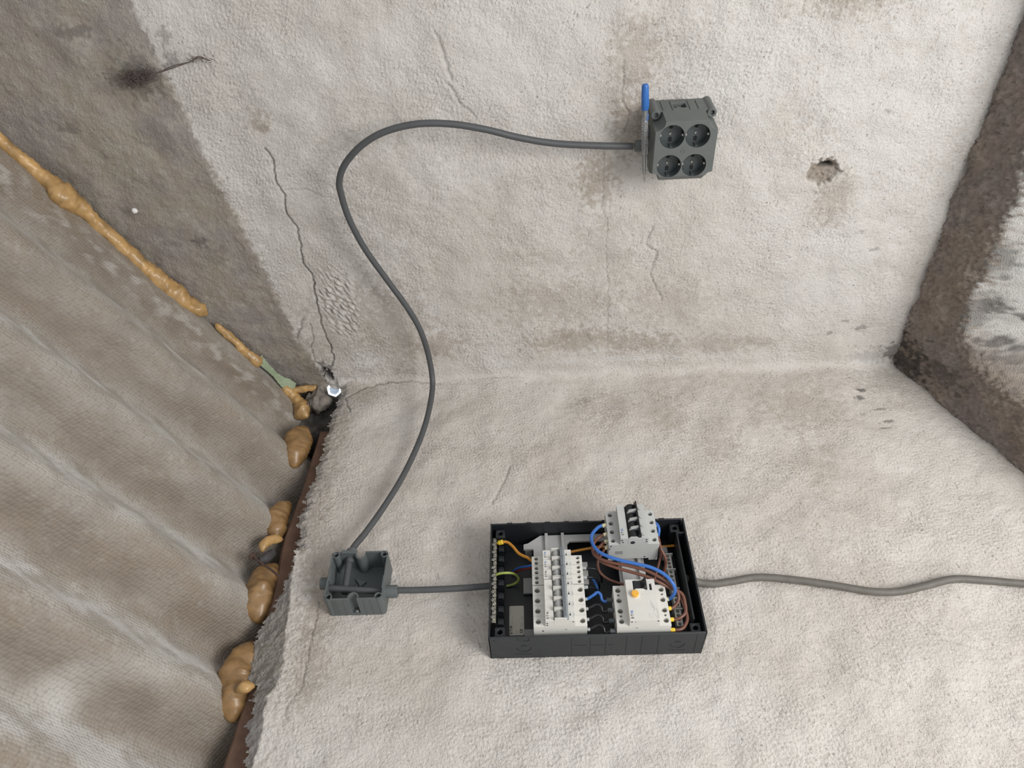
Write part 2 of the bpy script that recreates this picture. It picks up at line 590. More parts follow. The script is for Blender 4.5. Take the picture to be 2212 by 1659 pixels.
relief = 1.3 * lo + 0.26 * mid + roughness * (1 - 0.5 * raw) * (0.46 * grain + 0.48 * fine) + crust * 1.7 * band(n0, n1, D, 16, 7, 0.4, 1.9, -0.6)
pits = band(n0, n1, D, 6.5, 8, 0.35)
pit = sstep(pits, 1.9, 2.8) * (0.35 + 0.65 * sstep(-Zg, -100, 300))
relief -= 1.1 * pit
S = np.zeros((n0, n1, 4), np.float32)
S[..., 2] = raw
S[..., 1] = 0.5 * pit
cracks = [
    ([(-543, 365), (-523, 355), (-488, 360), (-456, 351), (-415, 357), (-390, 346), (-355, 346), (-309, 352), (-277, 341), (-233, 344), (-187, 347), (-151, 348), (-102, 341), (-63, 343), (-31, 358)], 1.5, 3.2, 0.95),
    ([(-165, 371), (-134, 370), (-104, 382), (-65, 383), (-45, 367)], 1.2, 2.0, 0.7),
    ([(-465, 345), (-465, 312), (-449, 290), (-443, 266)], 1.5, 1.4, 0.3),
    ([(-517, -217), (-457, -218), (-411, -217), (-373, -228), (-292, -230), (-205, -237), (-86, -239)], 1.1, 1.1, 0.28),
    ([(-455, -200), (-457, -238)], 1.1, 0.6, 0.35),
    ([(-663, -243), (-640, -245), (-612, -241), (-590, -248), (-575, -258), (-540, -252)], 1.6, 2.6, 0.25),
    ([(-359, -313), (-319, -303), (-303, -326), (-256, -316), (-188, -344)], 2.0, 2.2, 0.30),
    ([(-719, 51), (-684, 41), (-647, 33)], 2.6, 2.8, 0.22),
    ([(-640, 40), (-600, 20), (-585, 0)], 2.4, 2.2, 0.12),
    ([(-177, 382), (-130, 406)], 2.6, 2.4, 0.55),
]
for i, (poly, wd, dep, dark) in enumerate(cracks):
    pj = jag(poly, 2.2, i, 7)
    y0, y1 = min(p[0] for p in pj) - 12, max(p[0] for p in pj) + 12
    z0, z1 = min(p[1] for p in pj) - 12, max(p[1] for p in pj) + 12
    iy = slice(np.searchsorted(ys, y0), np.searchsorted(ys, y1))
    iz = slice(np.searchsorted(zs, z0), np.searchsorted(zs, z1))
    d = seg_dist(Yg[iy, iz], Zg[iy, iz], pj)
    g = np.exp(-(d / wd) ** 2)
    relief[iy, iz] -= dep * g
    S[iy, iz, 1] = np.maximum(S[iy, iz, 1], dark * g)
# knocked-out hole with a deeper slot in it
hp = np.hypot((Yg + 455) / 27, (Zg + 603) / 29) + 0.09 * warp + 0.05 * mid
hole = 1 - sstep(hp, 0.82, 1.02)
relief -= hole * (8 + 0.9 * band(n0, n1, D, 9, 9))
slot = 1 - sstep(np.hypot((Yg + 466 - 0.012 * (Zg + 607) ** 2) / 6, (Zg + 607) / 15), 0.7, 1.2)
relief -= 14 * slot
S[..., 0] = np.maximum(S[..., 0], hole)
S[..., 1] = np.maximum(S[..., 1], 0.16 * hole)
S[..., 1] = np.maximum(S[..., 1], 0.95 * slot)
blobs(Yg, Zg, S, [
    (-670, -262, 62, 42, 0, .50), (-560, -262, 62, 36, 0, .62), (-458, -205, 55, 36, 0, .62), (-300, -225, 100, 60, 0, .28),
    (-198, -141, 60, 130, 0, .38), (-95, -180, 34, 120, 0, .58), (-85, -300, 26, 90, 0, .55), (-70, -460, 26, 120, 0, .38), (-97, 121, 36, 60, 0, .50),
    (-401, -634, 55, 36, 0, .50), (-752, -586, 40, 80, 0, .55), (-176, -364, 60, 90, 0, .30), (-300, 60, 200, 160, 0, .18), (-150, 220, 130, 110, 0, .38),
    (-440, 150, 140, 120, 0, .16), (-380, 300, 300, 170, 1, .085), (-120, 330, 120, 60, 0, .3), (-610, 365, 40, 34, 1, .16), (-590, 362, 22, 20, 0, .5), (-120, -793, 60, 40, 1, .12), (-532, 292, 70, 40, 1, .07),  # the widest grey patch here paints the wall's soft shading
    (-60, 265, 34, 55, 3, .9), (-70, -205, 20, 30, 3, .8), (-40, -300, 10, 330, 3, .55), (-200, 120, 40, 60, 3, .35), (-600, -700, 260, 170, 3, .65), (-250, -680, 170, 130, 3, .5), (-640, -420, 130, 90, 3, .55),
    (-700, -100, 130, 150, 3, .30), (-742, 618, 12, 34, 1, .45), (-674, 538, 42, 52, 1, .34), (-676, 536, 18, 26, 1, .55), (-700, 470, 14, 12, 1, .5), (-357, 596, 7, 26, 1, .25), (-570, 540, 40, 30, 1, .18),
    (-585, 695, 10, 20, 1, .35), (-735, 470, 14, 12, 1, .4), (-359, 538, 12, 14, 1, .55), (-330, 520, 30, 26, 1, .25), (-537, 651, 8, 12, 1, .30), (-440, 600, 80, 60, 1, .10), (-100, -761, 6, 16, 1, .6),
    (-90, -700, 5, 9, 1, .5), (-120, -720, 4, 9, 1, .5), (-32, -846, 26, 24, 1, .75), (-20, -800, 14, 60, 1, .25), (-110, 430, 60, 60, 1, .12), (-30, 420, 50, 60, 1, .28), (-45, 362, 16, 14, 1, .75),
    (-86, 545, 20, 16, 1, .55), (-100, 558, 14, 12, 1, .5), (-330, -700, 4, 12, 1, .35), (-290, -735, 4, 8, 1, .4), (-560, -690, 5, 10, 1, .35)], warp)
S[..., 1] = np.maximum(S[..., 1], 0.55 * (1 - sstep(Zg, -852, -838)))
foot = (Yg < -491) & (Yg > -595) & (Zg > -384) & (Zg < -290)
relief[foot] = np.minimum(relief[foot], -0.6)
relief *= 0.3 + 0.7 * ((Yg > -962) & (Zg < 836))
Xg = 0.09 * np.clip(up, 0, 300) * sstep(up, 0, 30) - relief - 7 * np.exp(-((Yg - 2) / 11) ** 2) * (Zg < 345)
notch = np.hypot((Yg + 24) / 17, (Zg - 363) / 11) + 0.22 * warp + 0.12 * band(n0, n1, D, 11, 10)
Xg += 17 * (1 - sstep(notch, 0.7, 1.1))
S[..., 1] = np.maximum(S[..., 1], 0.9 * (1 - sstep(notch, 0.8, 1.3)))
keep = (Zg < 472 - 0.595 * Yg + 40) & ~((Yg > 12) & (Zg < 300))
grid_object('wall_gable', Xg, Yg, Zg, keep, S, M['gable'],
            'whitewashed rough plaster gable wall carrying the socket block, bare grey cement along the roof')

# ---- eaves wall: coordinates X and Z
xs = np.concatenate([np.arange(-1500, -1030, 9.0), np.arange(-1030, 8, D)])
zs = np.concatenate([np.arange(-1150, -1000, 9.0), np.arange(-1000, 415, D)])
Xe, Ze = np.meshgrid(xs, zs, indexing='ij')
n0, n1 = Xe.shape
lo = band(n0, n1, D, 170, 21, 0.6)
lo2 = band(n0, n1, D, 330, 22, 0.5)
mid = band(n0, n1, D, 36, 23, 0.5)
grain = band(n0, n1, D, 7.2, 24, 0.40, 1.5, -0.5)
fine = band(n0, n1, D, 5.6, 25, 0.3)
warp = band(n0, n1, D, 26, 26, 0.7)
tX = [-1600, -806, -745, -710, -705, -679, -665, -613, -590, -569, -551, -525, -501, -469, -431, -401, -380, -348, -258, -171, -83, -34, 10]
tZ = [350, 346, 360, 358, 367, 368, 387, 391, 386, 381, 368, 364, 353, 350, 349, 351, 360, 358, 349, 346, 347, 336, 338]
sX = [-1600, -809, -787, -751, -705, -690, -643, -624, -589, -550, -481, -431, -400, 10]
sZ = [335, 335, 332, 331, 336, 326, 324, 329, 333, 334, 345, 349, 420, 420]
iz0 = np.searchsorted(zs, 356)
top = np.interp(Xe, tX, tZ) + (2.4 * warp[:, iz0] + 1.3 * mid[:, iz0] + 1.0 * fine[:, iz0] + 1.2 * grain[:, iz0])[:, None]
bev = np.interp(Xe, sX, sZ) + 1.2 * mid
over = np.maximum(0, Ze - bev)
rough_ = 0.6 + 0.4 * sstep(lo2, -0.9, 1.1)
pits = band(n0, n1, D, 6.5, 28, 0.35)
pit = sstep(pits, 1.9, 2.8) * (0.35 + 0.65 * sstep(-Ze, -150, 500))
relief = 1.5 * lo + 0.28 * mid + rough_ * (0.44 * grain + 0.48 * fine) - 1.0 * pit
edge = sstep(Ze, 250, 345)
relief += edge * 0.45 * band(n0, n1, D, 14, 27, 0.4)
S = np.zeros((n0, n1, 4), np.float32)
S[..., 1] = 0.5 * pit
cracks = [
    ([(-545, 287), (-620, 287), (-659, 288), (-696, 289), (-710, 297), (-731, 305), (-741, 299)], 1.4, 1.8, 0.30),
    ([(-8, 203), (-14, 283), (-49, 323), (-92, 306)], 1.6, 2.6, 0.6),
    ([(-8, 200), (-10, 140), (-14, 120)], 1.6, 2.0, 0.45),
    ([(-8, 60), (-6, 10), (-9, -60)], 1.3, 1.0, 0.25),
    ([(-258, -30), (-290, -22), (-330, -5), (-350, 2)], 2.2, 2.2, 0.30),
    ([(-600, -660), (-640, -690), (-655, -740)], 2.0, 1.6, 0.12),
    ([(-640, -480), (-690, -540), (-720, -600)], 2.4, 1.8, 0.10),
]
for i, (poly, wd, dep, dark) in enumerate(cracks):
    pj = jag(poly, 2.2, 50 + i, 7)
    x0, x1 = min(p[0] for p in pj) - 12, max(p[0] for p in pj) + 12
    z0, z1 = min(p[1] for p in pj) - 12, max(p[1] for p in pj) + 12
    ix = slice(np.searchsorted(xs, x0), np.searchsorted(xs, x1))
    iz = slice(np.searchsorted(zs, z0), np.searchsorted(zs, z1))
    d = seg_dist(Xe[ix, iz], Ze[ix, iz], pj)
    g = np.exp(-(d / wd) ** 2)
    relief[ix, iz] -= dep * g
    S[ix, iz, 1] = np.maximum(S[ix, iz, 1], dark * g)
blobs(Xe, Ze, S, [
    (-84, -758, 5, 9, 1, .75), (-102, -752, 6, 9, 1, .75), (-140, -776, 4, 10, 1, .5), (-173, -782, 4, 14, 1, .7), (-150, -740, 6, 6, 1, .3), (-190, -770, 3, 12, 1, .5),
    (-100, -230, 55, 70, 0, .38), (-108, -330, 50, 60, 0, .30), (-139, -358, 45, 40, 0, .38), (-208, -438, 60, 50, 0, .35), (-276, -598, 70, 60, 0, .26), (-254, -118, 60, 70, 0, .16),
    (-120, -620, 80, 90, 0, .36), (-60, -560, 40, 200, 0, .22), (-110, 205, 60, 60, 3, .35), (-554, 285, 90, 32, 0, .55), (-660, 282, 70, 30, 0, .45), (-470, 300, 60, 40, 0, .38), (-706, 150, 90, 120, 0, .14),
    (-330, 120, 120, 110, 0, .12), (-40, 40, 20, 300, 3, .4), (-686, -445, 60, 60, 0, .12), (-560, -560, 160, 80, 0, .20), (-300, -880, 140, 60, 3, .4), (-420, -820, 160, 110, 3, .3),
    (-760, -200, 90, 500, 3, .50), (-700, -600, 120, 200, 3, .4), (-540, -400, 80, 60, 3, .3), (-225, -300, 50, 80, 3, .3), (-60, -820, 50, 60, 1, .16), (-30, 300, 40, 50, 0, .5), (-120, 320, 60, 26, 0, .6), (-300, 330, 160, 24, 0, .6)], warp)
S[..., 2] = 1.0 * sstep(over, 0, 3) + 0.45 * sstep(Ze - top + 14 * warp, -85, -8) * (Xe > -440) + 0.35 * sstep(Ze - top, -26, 0) * (Xe > -440)  # slanted strip: bare mortar tone with its shade painted in
S[..., 1] = np.maximum(S[..., 1], 0.22 * sstep(over, 0, 3))  # darkens the slanted strip further, shade put into the colour
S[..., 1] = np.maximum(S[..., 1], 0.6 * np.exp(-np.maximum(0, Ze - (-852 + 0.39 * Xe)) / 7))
foot = (Ze < -2) & (Ze > -318) & (Xe > -652) & (Xe < -444) | (Ze < 264) & (Ze > 174) & (Xe > -570) & (Xe < -482)
relief[foot] = np.minimum(relief[foot], -0.6)
relief *= 0.3 + 0.7 * (Xe > -1032)
Yw = over * 0.40 - relief - 6 * np.exp(-((Xe - 2) / 11) ** 2)
Yw += 9 * sstep(Ze - top, -16, 0) * (Xe > -440)
core_and_blocker = B()
core_and_blocker.box((-1500, 14, -1150), (60, 130, 322))
core_and_blocker.box((-1500, 128, 300), (60, 150, 560))  # slab added behind the eaves gap to block sky light
core_and_blocker.box((-114, 57, 300), (60, 150, 560))  # second added slab, shuts the sky out of the corner gap
grid_object('wall_eaves', Xe, Yw, np.minimum(Ze, top), Ze < top + D * 1.01, S, M['eaves'],
            'whitewashed rough plaster eaves wall carrying the black distribution board and the open junction box', core_and_blocker)

# ---- sloping mortar ledge at the foot of the walls
xs = np.concatenate([np.arange(-900, -420, 12.0), np.arange(-420, 12, 3.0)])
ys = np.concatenate([np.arange(-1500, -800, 12.0), np.arange(-800, 24, 3.0)])
Xl, Yl = np.meshgrid(xs, ys, indexing='ij')
n0, n1 = Xl.shape
warp = band(n0, n1, 3.0, 34, 61, 0.7)
far = sstep(-Yl, 110, 210)
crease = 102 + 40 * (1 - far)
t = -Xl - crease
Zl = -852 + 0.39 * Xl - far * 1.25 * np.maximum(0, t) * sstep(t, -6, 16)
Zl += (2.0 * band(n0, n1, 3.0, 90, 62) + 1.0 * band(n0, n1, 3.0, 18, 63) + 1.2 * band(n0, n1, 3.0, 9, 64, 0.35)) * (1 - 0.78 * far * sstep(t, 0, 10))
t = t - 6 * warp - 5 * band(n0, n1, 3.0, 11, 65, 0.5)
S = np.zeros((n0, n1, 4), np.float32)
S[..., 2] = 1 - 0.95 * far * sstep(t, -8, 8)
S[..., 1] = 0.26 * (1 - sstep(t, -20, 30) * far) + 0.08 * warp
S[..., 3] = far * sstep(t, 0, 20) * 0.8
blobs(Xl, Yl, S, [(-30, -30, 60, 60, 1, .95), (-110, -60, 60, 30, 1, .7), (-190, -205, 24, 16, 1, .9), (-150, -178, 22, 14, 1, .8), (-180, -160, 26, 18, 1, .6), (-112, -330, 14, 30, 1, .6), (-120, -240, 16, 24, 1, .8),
                  (-108, -205, 16, 30, 1, .6), (-150, -230, 12, 8, 1, .8), (-165, -260, 10, 20, 1, .4), (-220, -100, 80, 50, 0, .3), (-180, -110, 30, 24, 3, .35), (-260, -70, 30, 30, 3, .25)], warp)
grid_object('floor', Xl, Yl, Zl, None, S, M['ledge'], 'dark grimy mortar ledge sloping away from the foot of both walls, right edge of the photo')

# ---- corrugated roof sheet
xs = np.arange(-1500, 60, 4.0)
ys = np.arange(-1500, 142, 6.0)
Xr, Yr = np.meshgrid(xs, ys, indexing='ij')
n0, n1 = Xr.shape
PH = 2 * math.pi * (Xr + 190) / 169.0
Zr = 451 - 0.595 * Yr - 29 * np.cos(PH) + 40 * sstep(Xr, -95, -12) + 1.2 * band(n0, n1, 5.0, 120, 71)
S = np.zeros((n0, n1, 4), np.float32)
S[..., 0] = 1.0 * np.exp(-(((((Xr + 190) / 169.0 - 0.25) + 0.5) % 1.0 - 0.5) / 0.19) ** 2) * (0.55 + 0.45 * sstep(band(n0, n1, 5.0, 90, 72, 0.7), -1, 1))  # paler band along one flank of every corrugation, by phase
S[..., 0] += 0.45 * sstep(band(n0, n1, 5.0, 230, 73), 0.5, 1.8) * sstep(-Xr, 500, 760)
S[..., 1] = 0.85 * np.exp(-(((((Xr + 190) / 169.0 - 0.66) + 0.5) % 1.0 - 0.5) / 0.17) ** 2) * (0.5 + 0.5 * sstep(band(n0, n1, 5.0, 110, 75, 0.7), -1.2, 0.8))  # darker band along the opposite flank, by phase
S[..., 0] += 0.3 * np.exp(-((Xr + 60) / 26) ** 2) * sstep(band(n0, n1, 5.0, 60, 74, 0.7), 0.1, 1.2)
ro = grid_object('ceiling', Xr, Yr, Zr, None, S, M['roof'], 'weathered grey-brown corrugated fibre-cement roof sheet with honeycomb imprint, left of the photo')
md = ro.modifiers.new('thickness', 'SOLIDIFY')
md.thickness, md.offset = 0.0065, 1

# ---------------------------------------------------------------- timber wall plate, foam, scraps at the eaves
rnd = random.Random(5)
b = B()
n = 60
vs, fs = [], []
for i in range(n + 1):
    x = -1500 + (1500 - 112) * i / n
    e = 0 if i < n else 6
    wob = 2.0 * mnoise.noise(Vector((x * .013, 3, 7)))
    z1 = float(np.interp(x, [-1500, -796, -686, -486, -387, -278, -205, -114], [392, 391, 383, 384, 390, 379, 376, 372])) + wob
    vs += [(x, 30 + wob + e, 318), (x, 31 + wob + e, z1 - 5), (x, 36 + wob, z1), (x, 112, z1 + 2), (x, 112, 318)]
for i in range(n):
    for k in range(5):
        k2 = (k + 1) % 5
        fs.append((i * 5 + k, i * 5 + k2, i * 5 + 5 + k2, i * 5 + 5 + k))
fs += [(0, 1, 2, 3, 4), tuple(n * 5 + k for k in (4, 3, 2, 1, 0))]
b.add(vs, fs)
single('wall_plate', b, M['wood'], 'red-brown weathered timber wall plate lying along the top of the eaves wall under the roof', 'beam', FW, (-800, 60, 340))

def foam(name, label, pts, radii, seed, amp=0.22, freq=0.085, squash=None, n=20):
    path = spline(pts, 2.6)
    if len(radii) == len(pts):
        cl = np.concatenate([[0], np.cumsum([(Vector(b_) - Vector(a_)).length for a_, b_ in zip(pts[:-1], pts[1:])])])
        pl_ = np.concatenate([[0], np.cumsum([(b_ - a_).length for a_, b_ in zip(path[:-1], path[1:])])])
        rr = list(np.interp(pl_ / pl_[-1] * cl[-1], cl, radii))
    else:
        rr = interp(radii, len(path))
    k = len(path)
    rr = [r * min(1, math.sqrt(max(0.02, min((i + 0.3) / (0.9 * r / 2.6 + 1), (k - 0.7 - i) / (0.9 * r / 2.6 + 1))))) for i, r in enumerate(rr)]
    q = B().tube(path, rr, n)
    out = []
    for i, p in enumerate(q.v):
        c = path[min(i // n, k - 1)]
        v = Vector(p)
        d = v - c
        r = d.length
        s = Vector((seed * 13.1, seed * 7.7, seed * 3.3))
        f = 1 + amp * (1.3 * mnoise.noise(v * freq * 0.5 + s) + 0.8 * mnoise.noise(v * freq * 1.5 + s)) + 0.42 * amp * mnoise.noise(v * freq * 3.6 + s) + 0.2 * amp * mnoise.noise(v * freq * 8 + s)
        f -= 0.55 * amp * max(0, 0.25 - mnoise.voronoi(v * freq * 1.1 + s)[0][0]) * 4
        v = c + d * f
        if squash:
            v = Vector((c[0] + (v[0] - c[0]) * squash[0], c[1] + (v[1] - c[1]) * squash[1], c[2] + (v[2] - c[2]) * squash[2]))
        out.append(tuple(v))
    q.v = out
    mid_ = path[k // 2]
    return single(name, q, M['foam_dark' if 'lump' in name else 'foam'], label, 'foam', FW, tuple(mid_), 'dried expanding foam sealing the roof edge', smooth=80)

foam('foam_bead', 'long amber foam bead with a fat swelling, sealing gable wall to roof sheet',
     [(14, -1420, 1300), (12, -1150, 1140), (6, -900, 991), (0, -760, 907), (-3, -690, 866), (-5, -614, 821), (-6, -583, 805), (-8, -540, 777), (-10, -507, 754), (-14, -489, 743), (-12, -470, 731), (-7, -438, 715), (-6, -389, 690), (-8, -341, 664), (-9, -287, 634), (-9, -248, 607), (-7, -222, 588), (-4, -200, 571)],
     [14, 13, 15, 13, 12, 11, 11, 11, 14, 23, 20, 12, 12, 15, 19, 18, 14, 11], 1)
foam('foam_bead', 'short amber foam bead between the long bead and the pale green webbing',
     [(-2, -176, 563), (-4, -151, 547), (-5, -128, 533), (-7, -103, 521), (-7, -79, 507), (-4, -64, 497)], [7, 9, 8, 12, 13, 12], 2, 0.26)
foam('foam_bead', 'amber foam bead curving round the corner below the green webbing',
     [(-14, -12, 462), (-16, 8, 452), (-22, 22, 440), (-36, 30, 428), (-54, 34, 420), (-68, 34, 408)], [10, 12, 14, 17, 18, 12], 3, 0.24)
foam('foam_strand', 'thin amber foam strand running from the corner bead toward the bright gap',
     [(-14, 6, 452), (-10, 6, 430), (-8, 4, 410), (-6, 6, 388)], [8, 7.5, 7, 7], 4, 0.3)
foam('foam_lump', 'largest bulbous amber foam lump just below the corner bead',
     [(-100, 34, 405), (-125, 32, 410), (-155, 30, 412), (-190, 30, 410), (-214, 32, 404)], [17, 25, 29, 25, 15], 5, 0.16)
foam('foam_lump', 'oval amber foam lump squeezed out above the dark hooked wires',
     [(-298, 40, 398), (-322, 36, 408), (-348, 34, 414), (-372, 36, 410), (-392, 40, 402)], [12, 19, 23, 20, 12], 6, 0.16)
foam('foam_curl', 'small finger-like amber foam curl pointing at the roof above the rusty nail',
     [(-396, 26, 388), (-401, 18, 400), (-412, 10, 408), (-425, 6, 412), (-435, 8, 411)], [9, 9, 8.5, 8, 6], 7, 0.16)
foam('foam_lump', 'smooth amber foam lump behind the rusty nail',
     [(-440, 40, 392), (-468, 38, 402), (-500, 36, 408), (-530, 38, 404), (-556, 42, 394)], [14, 24, 29, 26, 15], 8, 0.15)
foam('foam_lump', 'shaded amber foam lump lowest along the eaves, behind the dark slanted plaster edge',
     [(-590, 44, 396), (-622, 40, 404), (-655, 38, 408), (-690, 38, 404), (-724, 42, 396)], [15, 25, 29, 27, 17], 9, 0.15)
foam('foam_crumb', 'loose amber foam crumb sitting across the end of the timber beside the slanted plaster edge',
     [(-691, 12, 391), (-688, 8, 382), (-685, 7, 372), (-683, 10, 364)], [7, 9, 9, 6], 10, 0.3)
foam('mortar_lump', 'crumbly grey mortar lump in the corner between foam and bright gap',
     [(-20, 26, 420), (-24, 27, 404), (-27, 29, 390), (-25, 29, 372), (-20, 29, 362)], [18, 26, 29, 22, 12], 11, 0.42, 0.11)
o = bpy.data.objects['mortar_lump']
o.data.materials[0] = M['lump']
o['category'] = 'mortar'
del o['group']

# pale green webbing strip
pts = spline([(-6, -84, 498), (-7, -66, 489), (-8, -50, 480), (-9, -36, 472), (-10, -20, 462), (-10, -8, 450), (-8, 0, 440)], 1.5)
wd = interp([9, 8, 6.5, 6, 9, 13, 9], len(pts))
q = B()
vs, fs = [], []
m_ = 12
for i, p in enumerate(pts):
    t = (pts[min(i + 1, len(pts) - 1)] - pts[max(i - 1, 0)]).normalized()
    a = Vector((-0.55, -0.55, -0.63)).cross(t).normalized()
    nn = t.cross(a)
    for s_ in (0, 1):
        for k in range(m_):
            u_ = (k / (m_ - 1) - 0.5) * 2
            wv = 0.8 * (1 if (i // 3 + k) % 2 else -1)
            vs.append(p + a * (u_ * wd[i]) + nn * (wv + (2.2 if s_ else 0)))
for i in range(len(pts) - 1):
    for s_ in (0, 1):
        for k in range(m_ - 1):
            a0 = i * 2 * m_ + s_ * m_ + k
            b0 = a0 + 2 * m_
            fs.append((a0, a0 + 1, b0 + 1, b0))
    for k in (0, m_ - 1):
        a0 = i * 2 * m_ + k
        fs.append((a0, a0 + m_, a0 + 3 * m_, a0 + 2 * m_))
q.add(vs, fs)
single('webbing_strip', q, M['cloth'], 'pale green woven webbing strip poking out between two foam beads at the roof edge', 'webbing', FW, tuple(pts[len(pts) // 2]), smooth=0)

# bright gap in the corner: torn shiny rim round a fine mesh screen with daylight behind it
ce = Vector((-3, 16, 357))
nrm = Vector((-0.62, -0.74, -0.25)).normalized()
a1 = Vector((0, 0, 1)).cross(nrm).normalized()
a2 = nrm.cross(a1)
hexp = [(14.5 * (1 + 0.08 * math.sin(k * 2.3)) * math.cos(2 * math.pi * k / 12 + 0.2), 14.5 * (1 + 0.06 * math.cos(k * 3.1)) * math.sin(2 * math.pi * k / 12 + 0.2)) for k in range(12)]
t = thing('daylight_gap', 'small bright hexagonal gap with bluish mesh screen in the corner, daylight behind it', 'gap', FW, tuple(ce))
def disc(scale0, scale1, off0, off1):
    q = B()
    ring = [[ce + a1 * (x * s_) + a2 * (y * s_) + nrm * o_ for x, y in hexp] for s_, o_ in ((scale0, off0), (scale1, off1), (scale0, off0 - 2), (scale1, off1 - 2))]
    vs = [p for r_ in ring for p in r_]
    N_ = 12
    fs = []
    for k in range(N_):
        k2 = (k + 1) % N_
        fs += [(k, k2, N_ + k2, N_ + k), (2 * N_ + k, 3 * N_ + k, 3 * N_ + k2, 2 * N_ + k2), (k, 2 * N_ + k, 2 * N_ + k2, k2), (N_ + k, N_ + k2, 3 * N_ + k2, 3 * N_ + k)]
    return q.add(vs, fs)
part('torn_rim', disc(1.06, 0.74, 2, -1), M['sky_rim'], t, smooth=0)
q = B()
q.add([ce + a1 * x * .76 + a2 * y * .76 - nrm * 2.5 for x, y in hexp] + [ce + a1 * x * .76 + a2 * y * .76 - nrm * 4 for x, y in hexp],
      [tuple(range(12)), tuple(range(12, 24))[::-1]] + [(k, 12 + k, 12 + (k + 1) % 12, (k + 1) % 12) for k in range(12)])
sp_ = part('mesh_screen', q, M['sky_screen'], t, smooth=0)
q = B()
for k in range(-6, 7):
    h_ = math.sqrt(max(0, 10.5 ** 2 - (k * 1.7) ** 2))
    for A_, B_ in ((a1, a2), (a2, a1)):
        q.tube([ce + A_ * (k * 1.7) - B_ * h_ - nrm * 1.9, ce + A_ * (k * 1.7) + B_ * h_ - nrm * 1.9], 0.28, 4)
part('thread', q, M['sky_thread'], sp_, kind='stuff')

# nail, hooked wires, dusty web, chip
t = thing('rusty_nail', 'bent rusty nail bridging the foam and the timber at the eaves', 'nail', FW, (-470, 10, 395))
part('shank', B().tube(spline([(-450, 2, 421), (-466, 0, 402), (-482, -2, 380), (-494, -2, 366)], 4), 2.1, 8), M['rust'], t, smooth=60)
part('nail_head', B().cyl((-449, 2, 423), (0.55, 0.1, 0.8), 6.5, 3, 12), M['rust'], t)
single('roof_bolt', B().tube(spline([(-428, 22, 398), (-437, 18, 402), (-447, 14, 408), (-452, 10, 414)], 3), [8, 9, 9, 6.5], 10), mat('dark_bitumen', (0.05, 0.045, 0.047), 0.7, var=0.3, bump=0.5),
       'dark stub of roofing felt between the foam curl and the rusty nail', 'felt', FW, (-440, 16, 405), smooth=60)
t = thing('hooked_wire', 'dark thin hooked wire ends sticking out of the broken plaster edge at the eaves', 'wire', FW, (-336, 0, 352))
part('wire_end', B().tube(spline([(-318, 4, 356), (-322, -6, 358), (-330, -9, 352), (-336, -8, 348), (-342, -4, 349), (-347, 4, 353)], 2), 0.9, 6), M['rust'], t, smooth=60)
for k in range(3):
    part('wire_end', B().tube(spline([(-346 - 6 * k, 6, 362), (-348 - 6 * k, -4, 360), (-350 - 5 * k, -6, 353)], 2), 0.7, 6), M['rust'], t, smooth=60)

t = thing('dust_web', 'dark dusty cobweb clump with a trailing strand on the bare upper gable wall', 'cobweb', FW, (-20, -678, 530))
q = B()
rr = random.Random(8)
for k in range(260):
    c = Vector((rr.gauss(-13, 5), rr.gauss(-676, 6), rr.gauss(533, 13)))
    pth = [c]
    for j in range(4):
        c = c + Vector((rr.gauss(0, 2), rr.gauss(0, 3), rr.gauss(0, 4)))
        pth.append(c)
    q.tube(spline(pth, 2.5), rr.uniform(.18, .5), 4)
part('fluff', q, M['dust'], t, smooth=0, kind='stuff')
q = B()
for dy in (0, 2.5):
    q.tube(spline([(-14, -680 + dy, 515), (-12, -684, 490 + dy), (-11, -690 - dy, 466), (-12, -697, 440), (-11, -702 - dy, 424), (-10, -697, 408 + dy)], 4), 0.9, 5)
for k in range(30):
    c = Vector((-11, -700 + rr.gauss(0, 2.5), 424 + rr.gauss(0, 10)))
    q.tube([c, c + Vector((rr.gauss(0, 3), rr.gauss(0, 3), rr.gauss(0, 4)))], 0.5, 4)
part('strand', q, M['dust'], t, smooth=0)
q = B().lathe((3, -437, 631), (-1, 0, 0), [(3.0, 0), (5.4, 3), (5.0, 6), (2.5, 8.5)], 9)
q.v = [(x, y + rr.uniform(-1.2, 1.2), z + rr.uniform(-1, 1)) for x, y, z in q.v]
single('plaster_chip', q, M['chip'], 'tiny white plaster chip stuck on the bare grey part of the gable wall', 'chip', FW, (0, -437, 631), smooth=50)

# ---------------------------------------------------------------- four-way socket block on the gable wall
U0, U1, V0, V1 = 288, 385.5, 489, 597
t = thing('socket_block', 'dark grey four-way socket block screwed to the upper gable wall', 'socket', FG, (337, 543, 0))
def rrect(u0, v0, u1, v1, r, n=5):
    out = []
    for cx, cy, a0 in ((u1 - r, v1 - r, 0), (u0 + r, v1 - r, 90), (u0 + r, v0 + r, 180), (u1 - r, v0 + r, 270)):
        for k in range(n + 1):
            a = math.radians(a0 + 90 * k / n)
            out.append((cx + r * math.cos(a), cy + r * math.sin(a)))
    return out
base = B().prism(rrect(U0, V0, U1, V1, 8), 2, 0, 46)
cut = [B().box((323, 588, 16), (344, 600, 34))]
part('back_box', carve(base, cut), M['sock'], t, bevel=0.8)
q = B().cyl((333.5, 589.5, 24), (0, 1, 0), 4.5, 3, 14)
part('fixing_screw', q, M['metal'], t)
part('recess', B().box((322, 586, 15), (345, 588.2, 35)), M['dark'], t)
gr = [B().box((u, V1 - 0.4, 8), (u + 0.8, V1 + 0.5, 43)) for u in (304, 319.5, 347.5, 361)]
for g_ in gr:
    part('side_rib', g_, M['groove'], t)
